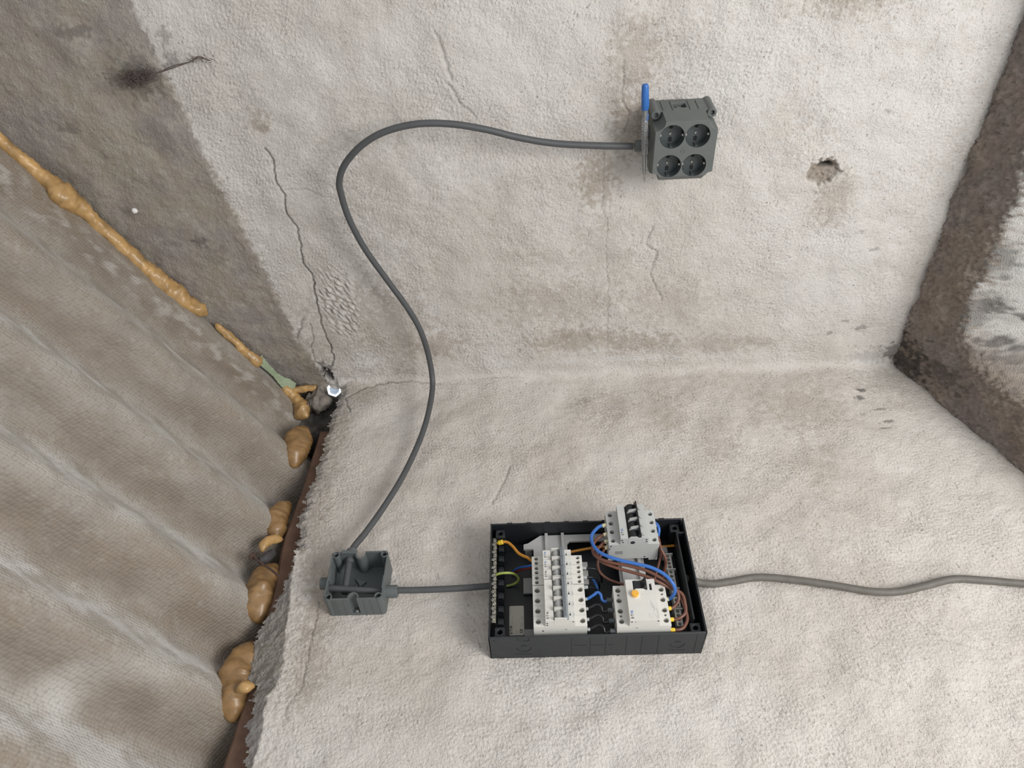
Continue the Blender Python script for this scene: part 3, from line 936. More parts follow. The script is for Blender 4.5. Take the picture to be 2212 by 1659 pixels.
# cover with notched corners and chamfered lower lip
def arc(cx, cy, r, a0, a1, n=6):
    return [(cx + r * math.cos(math.radians(a0 + (a1 - a0) * k / n)), cy + r * math.sin(math.radians(a0 + (a1 - a0) * k / n))) for k in range(n + 1)]
outl = arc(387, 597, 15.5, 180, 270) + [(386.5, 510)] + arc(386.5, 496, 12.5, 90, 180) + [(374, 489.5), (301, 489.5)] + arc(287.5, 496, 13, 0, 90) + [(287.5, 509), (287.5, 580)] + arc(287, 597, 16, 270, 360)
cover = B().prism(outl, 2, 44, 85, 0.985)
WELLS = [(315, 571), (355.4, 571), (314.4, 521), (354.8, 521)]
cut = [B().lathe((u, v, 67.5), (0, 0, 1), [(19.2, 0), (19.7, 30)], 40) for u, v in WELLS]
cut += [B().prism([(470, 92), (503, 92), (503, 85.4), (488, 68), (470, 66)], 0, 270, 400)]
cover = carve(cover, cut)
part('cover', cover, M['sock'], t, bevel=0.9, smooth=30)
for u, v in ((292.5, 592.5), (382, 592.5), (294.5, 495), (380, 495)):
    eh = 50 if v > 560 else 38
    ear = carve(B().cyl((u, v, 0), (0, 0, 1), 7.5 if v > 560 else 6.0, eh, 18), [B().cyl((u, v, eh - 20), (0, 0, 1), 3.9 if v > 560 else 3.2, 30, 14)])
    part('screw_ear', ear, M['sock'], t, bevel=0.5)
for i, (u, v) in enumerate(WELLS):
    w_ = B().lathe((u, v, 0), (0, 0, 1), [(19.15, 84.5), (18.6, 68.6), (0.2, 68.4)], 40, cap=False)
    so = part('socket_insert', w_, M['well'], t, smooth=40)
    for s_ in (-1, 1):
        part('pin_hole', B().cyl((u, v + 9.5 * s_, 68.6), (0, 0, 1), 2.9, 0.5, 14), M['dark'], so)
        part('guide_rib', B().box((u - 2.4 if s_ < 0 else u - 2.4, v + s_ * 18.7 - 1.2, 68.6), (u + 2.4, v + s_ * 18.7 + 1.2, 82)), M['well'], so, bevel=0.4)
        cl = B().box((u + s_ * 17.6 - 1.5, v - 2.0, 69), (u + s_ * 17.6 + 1.5, v + 2.0, 79.5))
        part('earth_clip', cl, M['metal'], so, bevel=0.5, label='bright metal earthing clip')
    part('centre_screw', B().lathe((u, v - 0.4, 68.5), (0, 0, 1), [(2.6, 0), (2.4, 0.8), (1.5, 0.2)], 12), M['dmetal'], so)
    part('keyway', B().box((u - 2.4, v - 14.6, 68.6), (u + 2.4, v - 10.4, 69.3)), M['dark'], so)
part('centre_cap', B().lathe((335, 546, 84.6), (0, 0, 1), [(4.1, 0), (3.9, 0.9), (2.6, 0.9), (2.4, 0.3)], 18), M['sock'], t)
part('cable_gland', B().lathe((289, 532.5, 30), (-1, 0, 0), [(12, 0), (11.4, 4), (9.8, 5), (9.5, 23), (8.2, 24)], 20), M['sock'], t, bevel=0.4)
part('blind_plug', B().lathe((289, 556, 28), (-1, 0, 0), [(10, 0), (9.5, 3.5), (6, 4)], 18), M['well'], t)

# voltage tester lying on top of the socket block
p0, p1 = Vector((270.3, 648, 60)), Vector((280.2, 486, 60))
ax = (p1 - p0).normalized()
def on(s_):
    return p0 + ax * s_
t = thing('voltage_tester', 'slim voltage tester screwdriver with blue cap and clear ribbed barrel leaning on the socket block', 'tester', FG, tuple(on(80)))
part('blue_cap', B().lathe(on(0), ax, [(1.5, 0), (4.4, 1.2), (5.6, 4), (6.0, 20), (5.9, 40), (5.2, 41)], 18), M['bluecap'], t)
part('pocket_clip', B().box((274.2, 588, 58), (277.4, 624, 62)).box((275, 590, 57.5), (279, 600, 62.5)).box((274, 612, 56), (278.2, 622, 64)), M['bluecap'], t, bevel=0.8)
prof = [(4.9, 41)]
s_ = 50
while s_ < 122:
    prof += [(5.0, s_), (5.0, s_ + 2.0), (4.3, s_ + 2.4), (4.3, s_ + 3.6)]
    s_ += 4
prof += [(4.9, 124), (4.4, 133), (3.4, 148), (2.6, 152)]
part('clear_barrel', B().lathe(on(0), ax, prof, 18), M['clear'], t, smooth=50)
coil = [on(52 + k * 0.55) + (Vector((0, 0, 1)) * math.cos(k * 0.9) + Vector((ax[1], -ax[0], 0)) * math.sin(k * 0.9)) * 2.3 for k in range(100)]
part('coil_spring', B().tube(coil, 0.5, 5), M['metal'], t, smooth=60)
part('resistor', B().cyl(on(42), ax, 2.6, 9, 12), M['dmetal'], t)
part('blade', B().lathe(on(108), ax, [(1.7, 0), (1.5, 40), (1.4, 52), (0.9, 57)], 10), M['metal'], t)

# ---------------------------------------------------------------- grey cables
def cable(name, pts, r, mat_, label, F, group=None):
    return single(name, B().tube(spline(pts, 5), r, 14), mat_, label, 'cable', F, tuple(pts[len(pts) // 2]), group, smooth=60)
CP = [(-30, -532.5, -262), (-34, -537.7, -209.4), (-38, -547.2, -132.2), (-42, -562.3, -71.3), (-46, -580.0, -19.3), (-50, -593.6, 35.7), (-54, -598, 91), (-56, -588.2, 144.6), (-56, -566.5, 186.1), (-54, -534.6, 219.2),
      (-52, -504.9, 234.7), (-50, -478, 237.2), (-46, -426, 233.2), (-42, -360.5, 216.3), (-40, -286.2, 185.4), (-42, -226.5, 158.1), (-47, -173.5, 139), (-52, -116, 130), (-66, -66, 126.5), (-96.3, -48, 126.9), (-159.8, -38, 133.5),
      (-221.2, -30, 146.8), (-299.5, -27, 169.2), (-368.9, -26, 195.9), (-426.6, -28, 221), (-459, -31, 236.5), (-480, -32, 239.5), (-510, -31, 239), (-530, -29, 239), (-548, -27, 239)]
cable('supply_cable', CP, 5.7, M['cable'], 'dark grey round cable looping from the socket block down into the open junction box', FW)
b0 = (-0.65402 * 1000)
cable('link_cable', [(-263.5, 112.6, 34), (-240, 110, 34), (-213, 107.5, 34), (-186, 106, 32), (-165, 106.5, 29), (-150, 108.5, 28), (-123, 109.5, 26), (-85, 111, 24), (-45, 113.5, 22), (-2, 116, 22), (10, 116, 22)], 5.4, M['cable'],
      'short dark grey cable joining the junction box to the black distribution board', FE)
cable('feed_cable', [(314, 118, 26), (327, 117.5, 20), (338, 117.3, 13), (363, 116, 9), (394, 119.5, 9), (440.7, 126, 9), (499, 118.6, 9), (555, 107, 9), (610, 94, 9), (653.5, 92, 9), (701, 101.4, 9), (750, 112, 9), (800, 107.6, 9), (856, 99.7, 9), (920, 94, 9), (1010, 96, 9)],
      6.2, M['old_cable'], 'dusty beige-grey wavy cable running from the distribution board off the right edge', FE)

# ---------------------------------------------------------------- open junction box
t = thing('junction_box', 'open grey square junction box without lid under the looping cable', 'box', FE, (-219, 127, 0))
JU0, JU1, JV0, JV1, JH = -266.5, -171.5, 82, 173.5, 48
shell = B().prism(rrect(JU0, JV0, JU1, JV1, 7), 2, 0, JH)
inner = B().prism(rrect(JU0 + 2.6, JV0 + 2.6, JU1 - 2.6, JV1 - 2.6, 5), 2, 2.5, 60)
cuts = [inner]
shell = carve(shell, cuts)
cuts = [B().prism([(-226, 49.5), (-226, 28), (-224, 22), (-218.5, 19), (-213, 22), (-211, 28), (-211, 49.5)], 1, 168, 180),
        B().prism([(-226, 49.5), (-226, 6), (-213, 6), (-213, 49.5)], 1, 76, 88)]
shell = carve(shell, cuts)
part('box_shell', shell, M['jbox'], t, bevel=0.6)
for u, v in ((-259.5, 167.5), (-178, 167.2), (-259.2, 87.5), (-178.6, 87.5)):
    po = carve(B().cyl((u, v, 2), (0, 0, 1), 6.2, JH - 2, 18), [B().cyl((u, v, 20), (0, 0, 1), 4.3, 40, 16)])
    part('screw_post', po, M['jbox'], t, bevel=0.4)
# half-round screw channels set in the upper and lower walls
for vc, sg in ((171, -1), (84.5, 1)):
    ch = []
    for r_ in (9.2, 7.0):
        ch.append([(-218.8 + r_ * math.cos(math.radians(a)), vc + sg * r_ * 1.15 * math.sin(math.radians(a))) for a in range(0, 181, 15)])
    poly = ch[0] + ch[1][::-1]
    part('screw_channel', B().prism(poly, 2, 2.5, JH - (0 if sg > 0 else 3)), M['jbox'], t, bevel=0.4)
    part('channel_floor', B().prism(ch[1], 2, 2.5, 4), M['jbox'], t)
part('fixing_screw', B().lathe((-219, 88, 4), (0, 0, 1), [(4.6, 0), (4.4, 1.5), (2, 3)], 14), M['metal'], t)
for k, u in enumerate((-252.5, -248, -236, -203.5, -192)):
    part('side_rib', B().box((u, JV0 - 0.5, 4), (u + 0.9, JV0 + 0.4, JH - 5)), M['jbox'], t)
part('triangle_rib', B().prism([(-231, 147), (-221, 132), (-212, 141)], 2, 2, 7).prism([(-236, 128), (-228, 138), (-224, 128)], 2, 2, 6), M['jbox'], t, bevel=0.4)
# entry glands
def gland(c, ax_, r, l, nm='cable_gland'):
    return part(nm, B().lathe(c, ax_, [(r + 3.2, -3), (r + 3.2, 0), (r, 0.5), (r - 0.3, l), (r - 1.4, l + 0.6)], 20), M['jbox'], t, bevel=0.3)
gland((-238.8, 174, 30), (0, 1, 0), 9.6, 14)
gland((-171, 106.5, 28.5), (1, 0, 0), 10.6, 18.5)
gland((-267, 127, 26), (-1, 0, 0), 10.2, 15, 'blind_gland')
part('entry_sleeve', B().lathe((-238.8, 171.5, 31), (0, -1, 0), [(8.2, 0), (7.6, 6), (6.3, 9)], 16), M['cable'], t)
part('lip', B().box((-251, 170, 44), (-227, 176, 49)), M['jbox'], t, bevel=0.5)
part('knockout_flap', B().box((-264, 118, 14), (-262, 142, 47)), M['jbox'], t, bevel=0.4)
part('knockout_flap', B().box((-174.5, 100, 10), (-172.4, 124, 50)), M['jbox'], t, bevel=0.4)

# ---------------------------------------------------------------- distribution board: open black enclosure
WB, HB, DB = 325.0, 212.5, 60.5
t = thing('distribution_board', 'open black plastic distribution board enclosure without cover on the eaves wall', 'enclosure', FE, (162, 106, 0))
BT = t
part('back_plate', B().box((2, 2, 0), (WB - 2, HB - 2, 3)), M['box'], t)
bot = B().prism([(0, 0), (WB - 5, 0), (WB, DB), (0, DB)], 1, 0, 3)
bot.v = [(u if u < 200 else u + 0.0, v, d) for u, v, d in bot.v]
part('side_panel', bot, M['box_lit'], t, bevel=0.6)
part('side_panel', B().box((0, HB - 3, 0), (WB - 3, HB, DB)), M['box'], t, bevel=0.6)
part('side_panel', B().box((0, 0, 0), (2.2, HB, DB)), M['box'], t, bevel=0.6)
part('side_panel', B().prism([(WB - 5, 0), (WB - 1.5, 0), (WB + 1, DB), (WB - 2, DB)], 1, 0, HB), M['box'], t, bevel=0.6)
for k in range(9):
    u = 28 + k * 32
    part('rim_tab', B().box((u, HB - 2.6, DB - 0.2), (u + 9, HB - 0.2, DB + 1.6)), M['box'], t)
part('inner_wall', B().box((309, 26, 3), (312, 186, 57)).box((309, 184, 3), (323, 187, 57)), M['box'], t, bevel=0.6)
for u in (124, 152, 175.5, 206.5, 229.5, 254.5, 311):
    part('side_groove', B().box((u, -0.25, 4), (u + 0.9, 0.4, DB - 4)), M['groove'], t)
for u0, u1 in ((128, 148), (153, 172), (180, 186)):
    part('side_groove', B().box((u0, -0.25, 33), (u1, 0.4, 33.9)), M['groove'], t)
for uc in (52.5, 284):
    k = part('knockout', B().tube([(uc + 11.5 * math.cos(math.radians(a)), -0.1, 34 + 15 * math.sin(math.radians(a))) for a in range(195, 346, 10)], 0.6, 6), M['groove'], t)
    part('knockout_slot', B().box((uc - 4.5, -0.3, 35), (uc + 4.5, 0.4, 38)), M['groove'], k)
    part('knockout_edge', B().box((uc - 12.5, -0.25, 12), (uc + 12.5, 0.4, 12.8)), M['groove'], k)
k = part('latch_window', B().tube([(44, -0.1, 58), (44, -0.1, 52.5), (46, -0.1, 51), (59, -0.1, 51), (61, -0.1, 52.5), (61, -0.1, 58)], 0.7, 6), M['groove'], t)
part('moulded_mark', B().tube([(6, -0.1, 54), (8, -0.1, 52.6), (10, -0.1, 54)], 0.5, 6), M['groove'], t)
for u, v in ((16, 199), (309.5, 199.5), (16.5, 16), (311.5, 14.5)):
    po = carve(B().prism([(u - 8, v - 8), (u + 8, v - 8), (u + 8, v + 8), (u - 8, v + 8)], 2, 3, 51), [B().lathe((u, v, 38), (0, 0, 1), [(4, 0), (4.6, 30)], 6)])
    part('corner_post', po, M['box'], t, bevel=1)
for v in (40, 62, 86, 110, 134, 156, 176):
    part('bar_clip', B().box((13, v - 5, 3), (21, v - 4, 40)).box((13, v + 4, 3), (21, v + 5, 40)).box((13, v - 5, 36), (22, v + 5, 38)), M['box'], t, bevel=0.4)
# earth bar with its row of screws
eb = part('earth_bar', B().box((2.6, 37, 33), (9.8, 197, 42)), M['brass'], t, bevel=0.8, label='plated earth terminal bar')
scr = None
for k in range(20):
    v = 45.2 + k * 7.55
    c = (6.2 + (1.1 if k % 2 else -1.1), v, 41.5)
    if scr is None:
        q = carve(B().lathe((0, 0, 0), (0, 0, 1), [(3.5, 0), (3.5, 2.6), (2.9, 3.6)], 14), [B().box((-0.6, -4, 2.4), (0.6, 4, 6)), B().box((-4, -0.6, 2.4), (4, 0.6, 6))])
        scr = mesh_of(q, (0, 0, 0), 35, 'terminal_screw')
        scr.materials.append(M['metal'])
    o = bpy.data.objects.new('terminal_screw', scr)
    COL.objects.link(o)
    o.parent = eb
    o.location = (Vector(c) - Vector(ORI[t.name])) * MM
    o.rotation_euler = (0, 0, 0.7 * k)
# plastic carrier with DIN-style rails
pl = [(54.4, 190), (62, 192), (83.4, 207.5), (210, 207.5), (210, 194), (133, 194), (128.5, 189), (128.5, 4), (71, 4), (71, 180), (54.4, 180)]
part('rail_carrier', B().prism(pl, 2, 25.5, 30.5), M['rail'], t, bevel=0.6)
part('carrier_leg', B().box((57, 181, 3), (68, 187, 25.6)), M['dull'], t)
for u in (90.8, 118.6):
    part('rail', B().box((u, 6, 30.3), (u + 5.4, 208.5, 35.8)), M['rail'], t, bevel=0.6)
part('rail_carrier', B().prism([(210, 4), (253, 4), (253, 208), (210, 208)], 2, 25.5, 30.5), M['rail'], t, bevel=0.6)
for u in (214.5, 242):
    part('rail', B().box((u, 6, 30.3), (u + 5.4, 207.5, 35.8)), M['rail'], t, bevel=0.6)
part('carrier_tab', B().box((52.5, 108, 6), (68, 137, 10)), M['dull'], t, bevel=0.5)
part('carrier_tab', B().box((53, 31, 6), (70, 43, 10)), M['dull'], t, bevel=0.5)
for v0, v1 in ((119, 129), (132, 146), (149, 162)):
    part('carrier_tab', B().box((128, v0 - 11, 28), (159.5, v1 - 12, 32)), M['rail'], t, bevel=0.5)
# white neutral terminal strip on the right
for (ua, v0, v1, nh) in ((290, 137, 165, 4), (290.5, 102, 135, 4), (291, 66, 99, 4), (289.5, 33, 62, 4)):
    tb = part('terminal_block', carve(B().box((ua, v0, 8), (ua + 10, v1, 25)), [B().cyl((ua + 5, v0 + (k + .5) * (v1 - v0) / nh, 16), (0, 0, 1), 2.9, 20, 14) for k in range(nh)]), M['white'], t, bevel=0.4)
    for k in range(nh):
        part('terminal_screw', B().cyl((ua + 5, v0 + (k + .5) * (v1 - v0) / nh, 15), (0, 0, 1), 2.6, 3, 10), M['dmetal'], tb)
    part('end_lip', B().box((ua - 2, v1 - 1, 10), (ua + 13, v1 + 1, 27)), M['white'], tb)
part('back_bracket', B().box((285, 168, 3), (296, 180, 26)), M['dull'], t, bevel=0.6)
part('bus_screw', B().lathe((281, 189, 20), (0, 0, 1), [(4, 0), (3.6, 3)], 12), M['metal'], t)
# rating sticker
st_ = part('rating_sticker', B().prism(rrect(29, 36.5, 52.5, 89, 2.2), 2, 3, 3.6), M['sticker'], t)
text('lettering', 'E·T·N', 6.0, (31.8, 46, 3.7), [M['ink']], st_)
text('lettering', 'CE', 6.2, (48.2, 43.5, 3.7), [M['ink']], st_)
q = B()
for u, v0, v1 in ((30.4, 72, 86), (36.5, 69, 71), (33.2, 57, 70), (47.6, 52, 57), (49.2, 51, 58), (50.6, 52, 58), (48.2, 66, 70), (50.4, 64, 70), (38, 38, 44), (40, 38, 47), (42, 38, 45)):
    q.box((u, v0, 3.55), (u + 0.55, v1, 3.75))
part('fine_print', q, M['inkgrey'], st_)

# ---------------------------------------------------------------- modular devices: local frame with the origin at (0, 0, 36) of the board
def device(name, label, org, w_, group, mat_, holes, hr, trough, notch=None):
    t = thing(name, label, 'breaker', FE, org, group)
    u0, v0, d0 = org
    A = lambda u, v, d: (u0 + u, v0 + v, d0 + d)
    if trough:
        prof = [(0, 0), (0, 38), (18, 38), (18, 54), (30, 54), (31, 47), (50, 47), (51, 54), (62.5, 54), (62.5, 38), (80, 38), (80, 0)]
    else:
        prof = [(0, 0), (0, 38), (18, 38), (18, 54), (62.5, 54), (62.5, 38), (80, 38), (80, 0)]
    b = B().prism([(u0 + u, d0 + d) for u, d in prof], 1, v0 + 0.15, v0 + w_ - 0.15)
    cut = []
    for v in holes:
        for u in (7.2, 73.3):
            cut.append(B().cyl(A(u, v, 28), (0, 0, 1), hr, 20, 18))
    if notch:
        cut += notch(A)
    part('housing', carve(b, cut), mat_, t, bevel=0.35, smooth=30)
    for v in holes:
        for u in (7.2, 73.3):
            q = carve(B().cyl(A(u, v, 28), (0, 0, 1), hr * 0.86, 4.5, 12), [B().box(A(u - 0.5, v - 5, 31.6), A(u + 0.5, v + 5, 40))])
            part('terminal_screw', q, M['dmetal'], t)
    return t, A

def logo(t, A, u, v, size, blue, d=54.0):
    text('lettering', 'E·T·N', size, A(u, v, d), [M['ink'], M['inkblue']], t, [0, 0, 0, 1 if blue else 0, 1 if blue else 0])

def print_tri(t, A, v):
    q = B().prism([(A(52.5, 0, 0)[0], A(0, v - 2.2, 0)[1]), (A(57.2, 0, 0)[0], A(0, v, 0)[1]), (A(0, 0, 0)[0] + 52.5, A(0, v + 2.2, 0)[1])], 2, A(0, 0, 54)[2], A(0, 0, 54.12)[2])
    q = B().prism([(A(53.6, 0, 0)[0], A(0, v - 1.9, 0)[1]), (A(56.4, 0, 0)[0], A(0, v - 1.9, 0)[1]), (A(55, 0, 0)[0], A(0, v + 2.8, 0)[1])], 2, A(0, 0, 53.9)[2], A(0, 0, 54.12)[2])
    part('triangle_mark', q, M['ink'], t)
    q = B()
    for (ua, va, ub, vb) in ((55.2, 5.2, 52.6, -5.5), (55.2, 5.2, 59.6, -5.2)):
        pa, pb = Vector(A(ua, v + va, 54.03)), Vector(A(ub, v + vb, 54.03))
        q.tube([pa, pb], 0.14, 4)
    for k in range(4):
        q.box(A(59.4 + 0.7 * k, v - 3.5 + k * 0.4, 53.9), A(59.7 + 0.7 * k, v + 4.5 - k, 54.08))
    part('print_lines', q, M['inkgrey'], t)

def toggle(t, A, v0, v1, npole, lev, rol, up=1):
    wv = (v1 - v0) / npole
    for k in range(npole):
        vc = v0 + wv * k
        q = B().lathe(A(39, vc + 0.4, 52.5), (0, 1, 0), [(7.2, 0), (7.2, 1.6), (5.4, 1.7), (5.4, wv * .45), (6.0, wv * .46), (6.0, wv * .62), (5.4, wv * .63), (5.4, wv - 3.0), (7.2, wv - 2.9), (7.2, wv - 1.0)], 18)
        part('roller', q, rol, t, smooth=30)
        part('finger_bar', B().box(A(31.5, vc + wv - 2.6, 52), A(50, vc + wv - 0.9, 61)).box(A(31.5, vc - 0.2, 52), A(50, vc + 1.3, 61)), M['white'] if rol is not M['black'] else M['grey'], t, bevel=0.4)
    part('lever', B().prism([(A(45.5, 0, 0)[0], A(0, 0, 48)[2]), (A(44.5, 0, 0)[0], A(0, 0, 63)[2]), (A(49.5, 0, 0)[0], A(0, 0, 65)[2]), (A(52.5, 0, 0)[0], A(0, 0, 54)[2]), (A(51.5, 0, 0)[0], A(0, 0, 48)[2])], 1, A(0, v0 + 0.5, 0)[1], A(0, v1 - 0.5, 0)[1]),
         lev, t, bevel=0.5, label='joined blue-grey switch lever' if lev is M['lever'] else 'black switch lever')

# four-pole breaker at the bottom left
def dim_tri(A):
    return []
t, A = device('four_pole_breaker', 'wide white four-pole breaker at the lower left of the board, below the three narrow ones', (68.3, 9.0, 36), 71.5, None, M['white'], [8.8, 26.6, 44.3, 62.2], 4.2, True)
toggle(t, A, 0, 71.5, 4, M['lever'], M['roller'])
for k in range(4):
    print_tri(t, A, 10 + 17.8 * k)
logo(t, A, 21.6, 9.5, 5.0, False)
part('end_plate', B().prism([(A(30, 0, 0)[0], A(0, 0, 40)[2]), (A(30, 0, 0)[0], A(0, 0, 54)[2]), (A(34, 0, 0)[0], A(0, 0, 57.5)[2]), (A(43, 0, 0)[0], A(0, 0, 57.5)[2]), (A(47, 0, 0)[0], A(0, 0, 54)[2]), (A(51, 0, 0)[0], A(0, 0, 54)[2]), (A(51, 0, 0)[0], A(0, 0, 40)[2])], 1, A(0, 0, 0)[1], A(0, 1.4, 0)[1]), M['white'], t, bevel=0.3)
for k in range(1, 4):
    part('pole_joint', B().box(A(0.4, 17.87 * k - 0.15, 37.9), A(17.6, 17.87 * k + 0.15, 38.06)).box(A(63, 17.87 * k - 0.15, 37.9), A(79.6, 17.87 * k + 0.15, 38.06)).box(A(18.3, 17.87 * k - 0.15, 53.9), A(29.6, 17.87 * k + 0.15, 54.06)), M['inkgrey'], t)
q = B().box(A(12.6, -0.05, 2), A(13.8, 0.4, 14)).tube([A(47, 0.1, 30), A(50, 0.1, 27.5)], 0.4, 5)
q.lathe(A(14, 0.1, 26), (0, -1, 0), [(1.6, 0), (1.2, 0.2)], 8).lathe(A(20.5, 0.1, 47), (0, -1, 0), [(1.5, 0), (1.2, 0.2)], 8).lathe(A(20.5, 0.1, 42), (0, -1, 0), [(1.5, 0), (1.2, 0.2)], 8).lathe(A(59, 0.1, 50), (0, -1, 0), [(1.3, 0), (1.1, 0.2)], 8)
part('moulding_mark', q, M['ink'], t)

# three narrow breakers above it
t, A = device('narrow_breaker', 'lowest of the three narrow white breakers, directly above the wide four-pole breaker, plain dark logo', (68.3, 81.0, 36), 17.7, 'narrow white breakers on the left rail', M['white'], [4.9, 13.0], 3.1, True)
toggle(t, A, 0, 17.7, 1, M['lever'], M['roller'])
print_tri(t, A, 8.6)
part('pole_joint', B().box(A(0.3, -0.1, 30), A(17.8, 0.25, 38.15)).box(A(63, -0.1, 30), A(79.7, 0.25, 38.15)).box(A(18.2, -0.1, 47), A(30, 0.25, 54.15)), M['inkgrey'], t)
first = t
labels = ['middle one of the three narrow white breakers on the left rail, blue-tipped logo', 'topmost of the three narrow white breakers, next to the orange earth wire, blue-tipped logo']
for k in (1, 2):
    c = copy_thing(first)
    c.matrix_world = FE @ Matrix.Translation(Vector((68.3, 81.0 + 17.75 * k, 36)) * MM)
    c['label'] = labels[k - 1]
    ORI[c.name] = (68.3, 81.0 + 17.75 * k, 36)
    A2 = (lambda kk: (lambda u, v, d: (68.3 + u, 81.0 + 17.75 * kk + v, 36 + d)))(k)
    logo(c, A2, 21.6, 9.2, 4.6, True)
logo(first, A, 21.6, 9.2, 4.6, False)

# residual-current device at the lower right
def rcd_notch(A):
    return [B().box(A(29, 51.5, 47), A(50, 67.5, 60)), B().box(A(53.5, 50.5, 50.5), A(57, 62.5, 60))] + [B().cyl(A(u, v, 30), (0, 0, 1), 1.9, 20, 12) for u in (7.2, 73.3) for v in (17.3, 53.0)]
t, A = device('residual_current_device', 'wide white residual current device with round orange test button, lower right of the board', (192.2, 5.8, 36), 70, None, M['white'], [8.7, 25.8, 43.6, 61.4], 4.1, False, rcd_notch)
part('recess_floor', B().box(A(29.2, 51.7, 46.6), A(49.8, 67.3, 47.6)), M['black'], t)
part('lever', B().prism([(A(u, 0, 0)[0], A(0, 0, d)[2]) for u, d in ((29.6, 46.8), (29.6, 54.5), (33, 55.5), (37, 53.6), (41, 54.2), (44, 58), (46, 64), (48.6, 64.5), (49.6, 56), (49.6, 46.8))], 1, A(0, 52.2, 0)[1], A(0, 67.0, 0)[1]), M['black'], t, bevel=0.6, label='black switch lever')
part('lever_lip', B().prism([(A(28.5, 0, 0)[0], A(0, 0, 53)[2]), (A(32, 0, 0)[0], A(0, 0, 57)[2]), (A(43, 0, 0)[0], A(0, 0, 57)[2]), (A(48, 0, 0)[0], A(0, 0, 53)[2])], 1, A(0, 50.6, 0)[1], A(0, 51.9, 0)[1]), M['white'], t, bevel=0.3)
part('window_floor', B().box(A(53.7, 50.7, 50.4), A(56.8, 62.3, 51)), M['ink'], t)
part('test_button', B().lathe(A(30.2, 42.8, 53.5), (0, 0, 1), [(5.7, 0), (5.7, 5.2), (5.0, 6)], 24), M['button'], t, smooth=40, label='round orange test button')
part('button_collar', B().lathe(A(30.2, 42.8, 53.5), (0, 0, 1), [(7.2, 0), (7.0, 1.2), (6.2, 1.6)], 24), M['white'], t)
logo(t, A, 22.4, 10.0, 5.6, True)
q = B()
for (u, v0, v1) in ((52, 22, 34), (53.6, 20, 30), (55, 15, 25), (56.4, 16, 22), (59, 3, 20), (60.6, 3, 16), (47.5, 4, 12), (41, 42, 45)):
    q.box(A(u, v0, 53.9), A(u + 0.5, v1, 54.06))
q.tube([A(54, 14, 54), A(59, 1, 54)], 0.16, 4).tube([A(54, 14, 54), A(50.5, 1, 54)], 0.10, 4)
part('print_lines', q, M['inkgrey'], t)
q = B().lathe(A(21, 0.1, 50), (0, -1, 0), [(1.5, 0), (1.2, 0.2)], 8).lathe(A(26.5, 0.1, 50), (0, -1, 0), [(0.8, 0), (0.6, 0.2)], 8).lathe(A(59.5, 0.1, 51), (0, -1, 0), [(1.5, 0), (1.2, 0.2)], 8).tube([A(27, 0.1, 34), A(31, 0.1, 32.4)], 0.35, 5)
part('moulding_mark', q, M['ink'], t)

# four-pole isolator pulled off its rail, hanging proud of the box
LO = 14.5
t, A = device('isolator_switch', 'light grey four-pole switch with black levers, loose at the top of the board', (192.5, 141.3, 36 + LO), 67.8, None, M['grey'], [8.3, 25.4, 42.5, 59.6], 3.7, True)
IS = t
part('recess_floor', B().box(A(30.6, 0.4, 46.6), A(50.4, 67.6, 49.5)), M['black'], t)
for k in range(4):
    vc = 17 * k
    part('roller', B().lathe(A(40, vc + 1.5, 49.5), (0, 1, 0), [(7.6, 0), (7.6, 14)], 18), M['black'], t)
    if k:
        part('finger_bar', B().prism([(A(33, 0, 0)[0], A(0, 0, 52)[2]), (A(36, 0, 0)[0], A(0, 0, 60)[2]), (A(48, 0, 0)[0], A(0, 0, 63)[2]), (A(49.5, 0, 0)[0], A(0, 0, 61)[2]), (A(47, 0, 0)[0], A(0, 0, 52)[2])], 1, A(0, vc - 1.9, 0)[1], A(0, vc - 0.3, 0)[1])
             .prism([(A(33, 0, 0)[0], A(0, 0, 52)[2]), (A(36, 0, 0)[0], A(0, 0, 60)[2]), (A(48, 0, 0)[0], A(0, 0, 63)[2]), (A(49.5, 0, 0)[0], A(0, 0, 61)[2]), (A(47, 0, 0)[0], A(0, 0, 52)[2])], 1, A(0, vc + 0.3, 0)[1], A(0, vc + 1.9, 0)[1]), M['grey'], t, bevel=0.3)
part('lever', B().prism([(A(44, 0, 0)[0], A(0, 0, 46)[2]), (A(46, 0, 0)[0], A(0, 0, 58)[2]), (A(49.2, 0, 0)[0], A(0, 0, 66)[2]), (A(51.2, 0, 0)[0], A(0, 0, 56)[2]), (A(51, 0, 0)[0], A(0, 0, 46)[2])], 1, A(0, 2, 0)[1], A(0, 67.5, 0)[1]), M['black'], t, bevel=0.4, label='black switch lever')
for k in range(4):
    part('latch_hook', B().box(A(51, 17 * k + 4.5, 53.8), A(55.5, 17 * k + 6.0, 54.6)).box(A(52, 17 * k + 6.0, 53.8), A(53.3, 17 * k + 9.5, 54.6)), M['dull'], t)
part('end_plate', B().prism([(A(30, 0, 0)[0], A(0, 0, 40)[2]), (A(30, 0, 0)[0], A(0, 0, 53)[2]), (A(34, 0, 0)[0], A(0, 0, 57)[2]), (A(44, 0, 0)[0], A(0, 0, 57)[2]), (A(46, 0, 0)[0], A(0, 0, 54)[2]), (A(51, 0, 0)[0], A(0, 0, 54)[2]), (A(51, 0, 0)[0], A(0, 0, 40)[2])], 1, A(0, -0.1, 0)[1], A(0, 1.4, 0)[1]), M['grey'], t, bevel=0.3)
logo(t, A, 22.0, 13.0, 5.2, True)
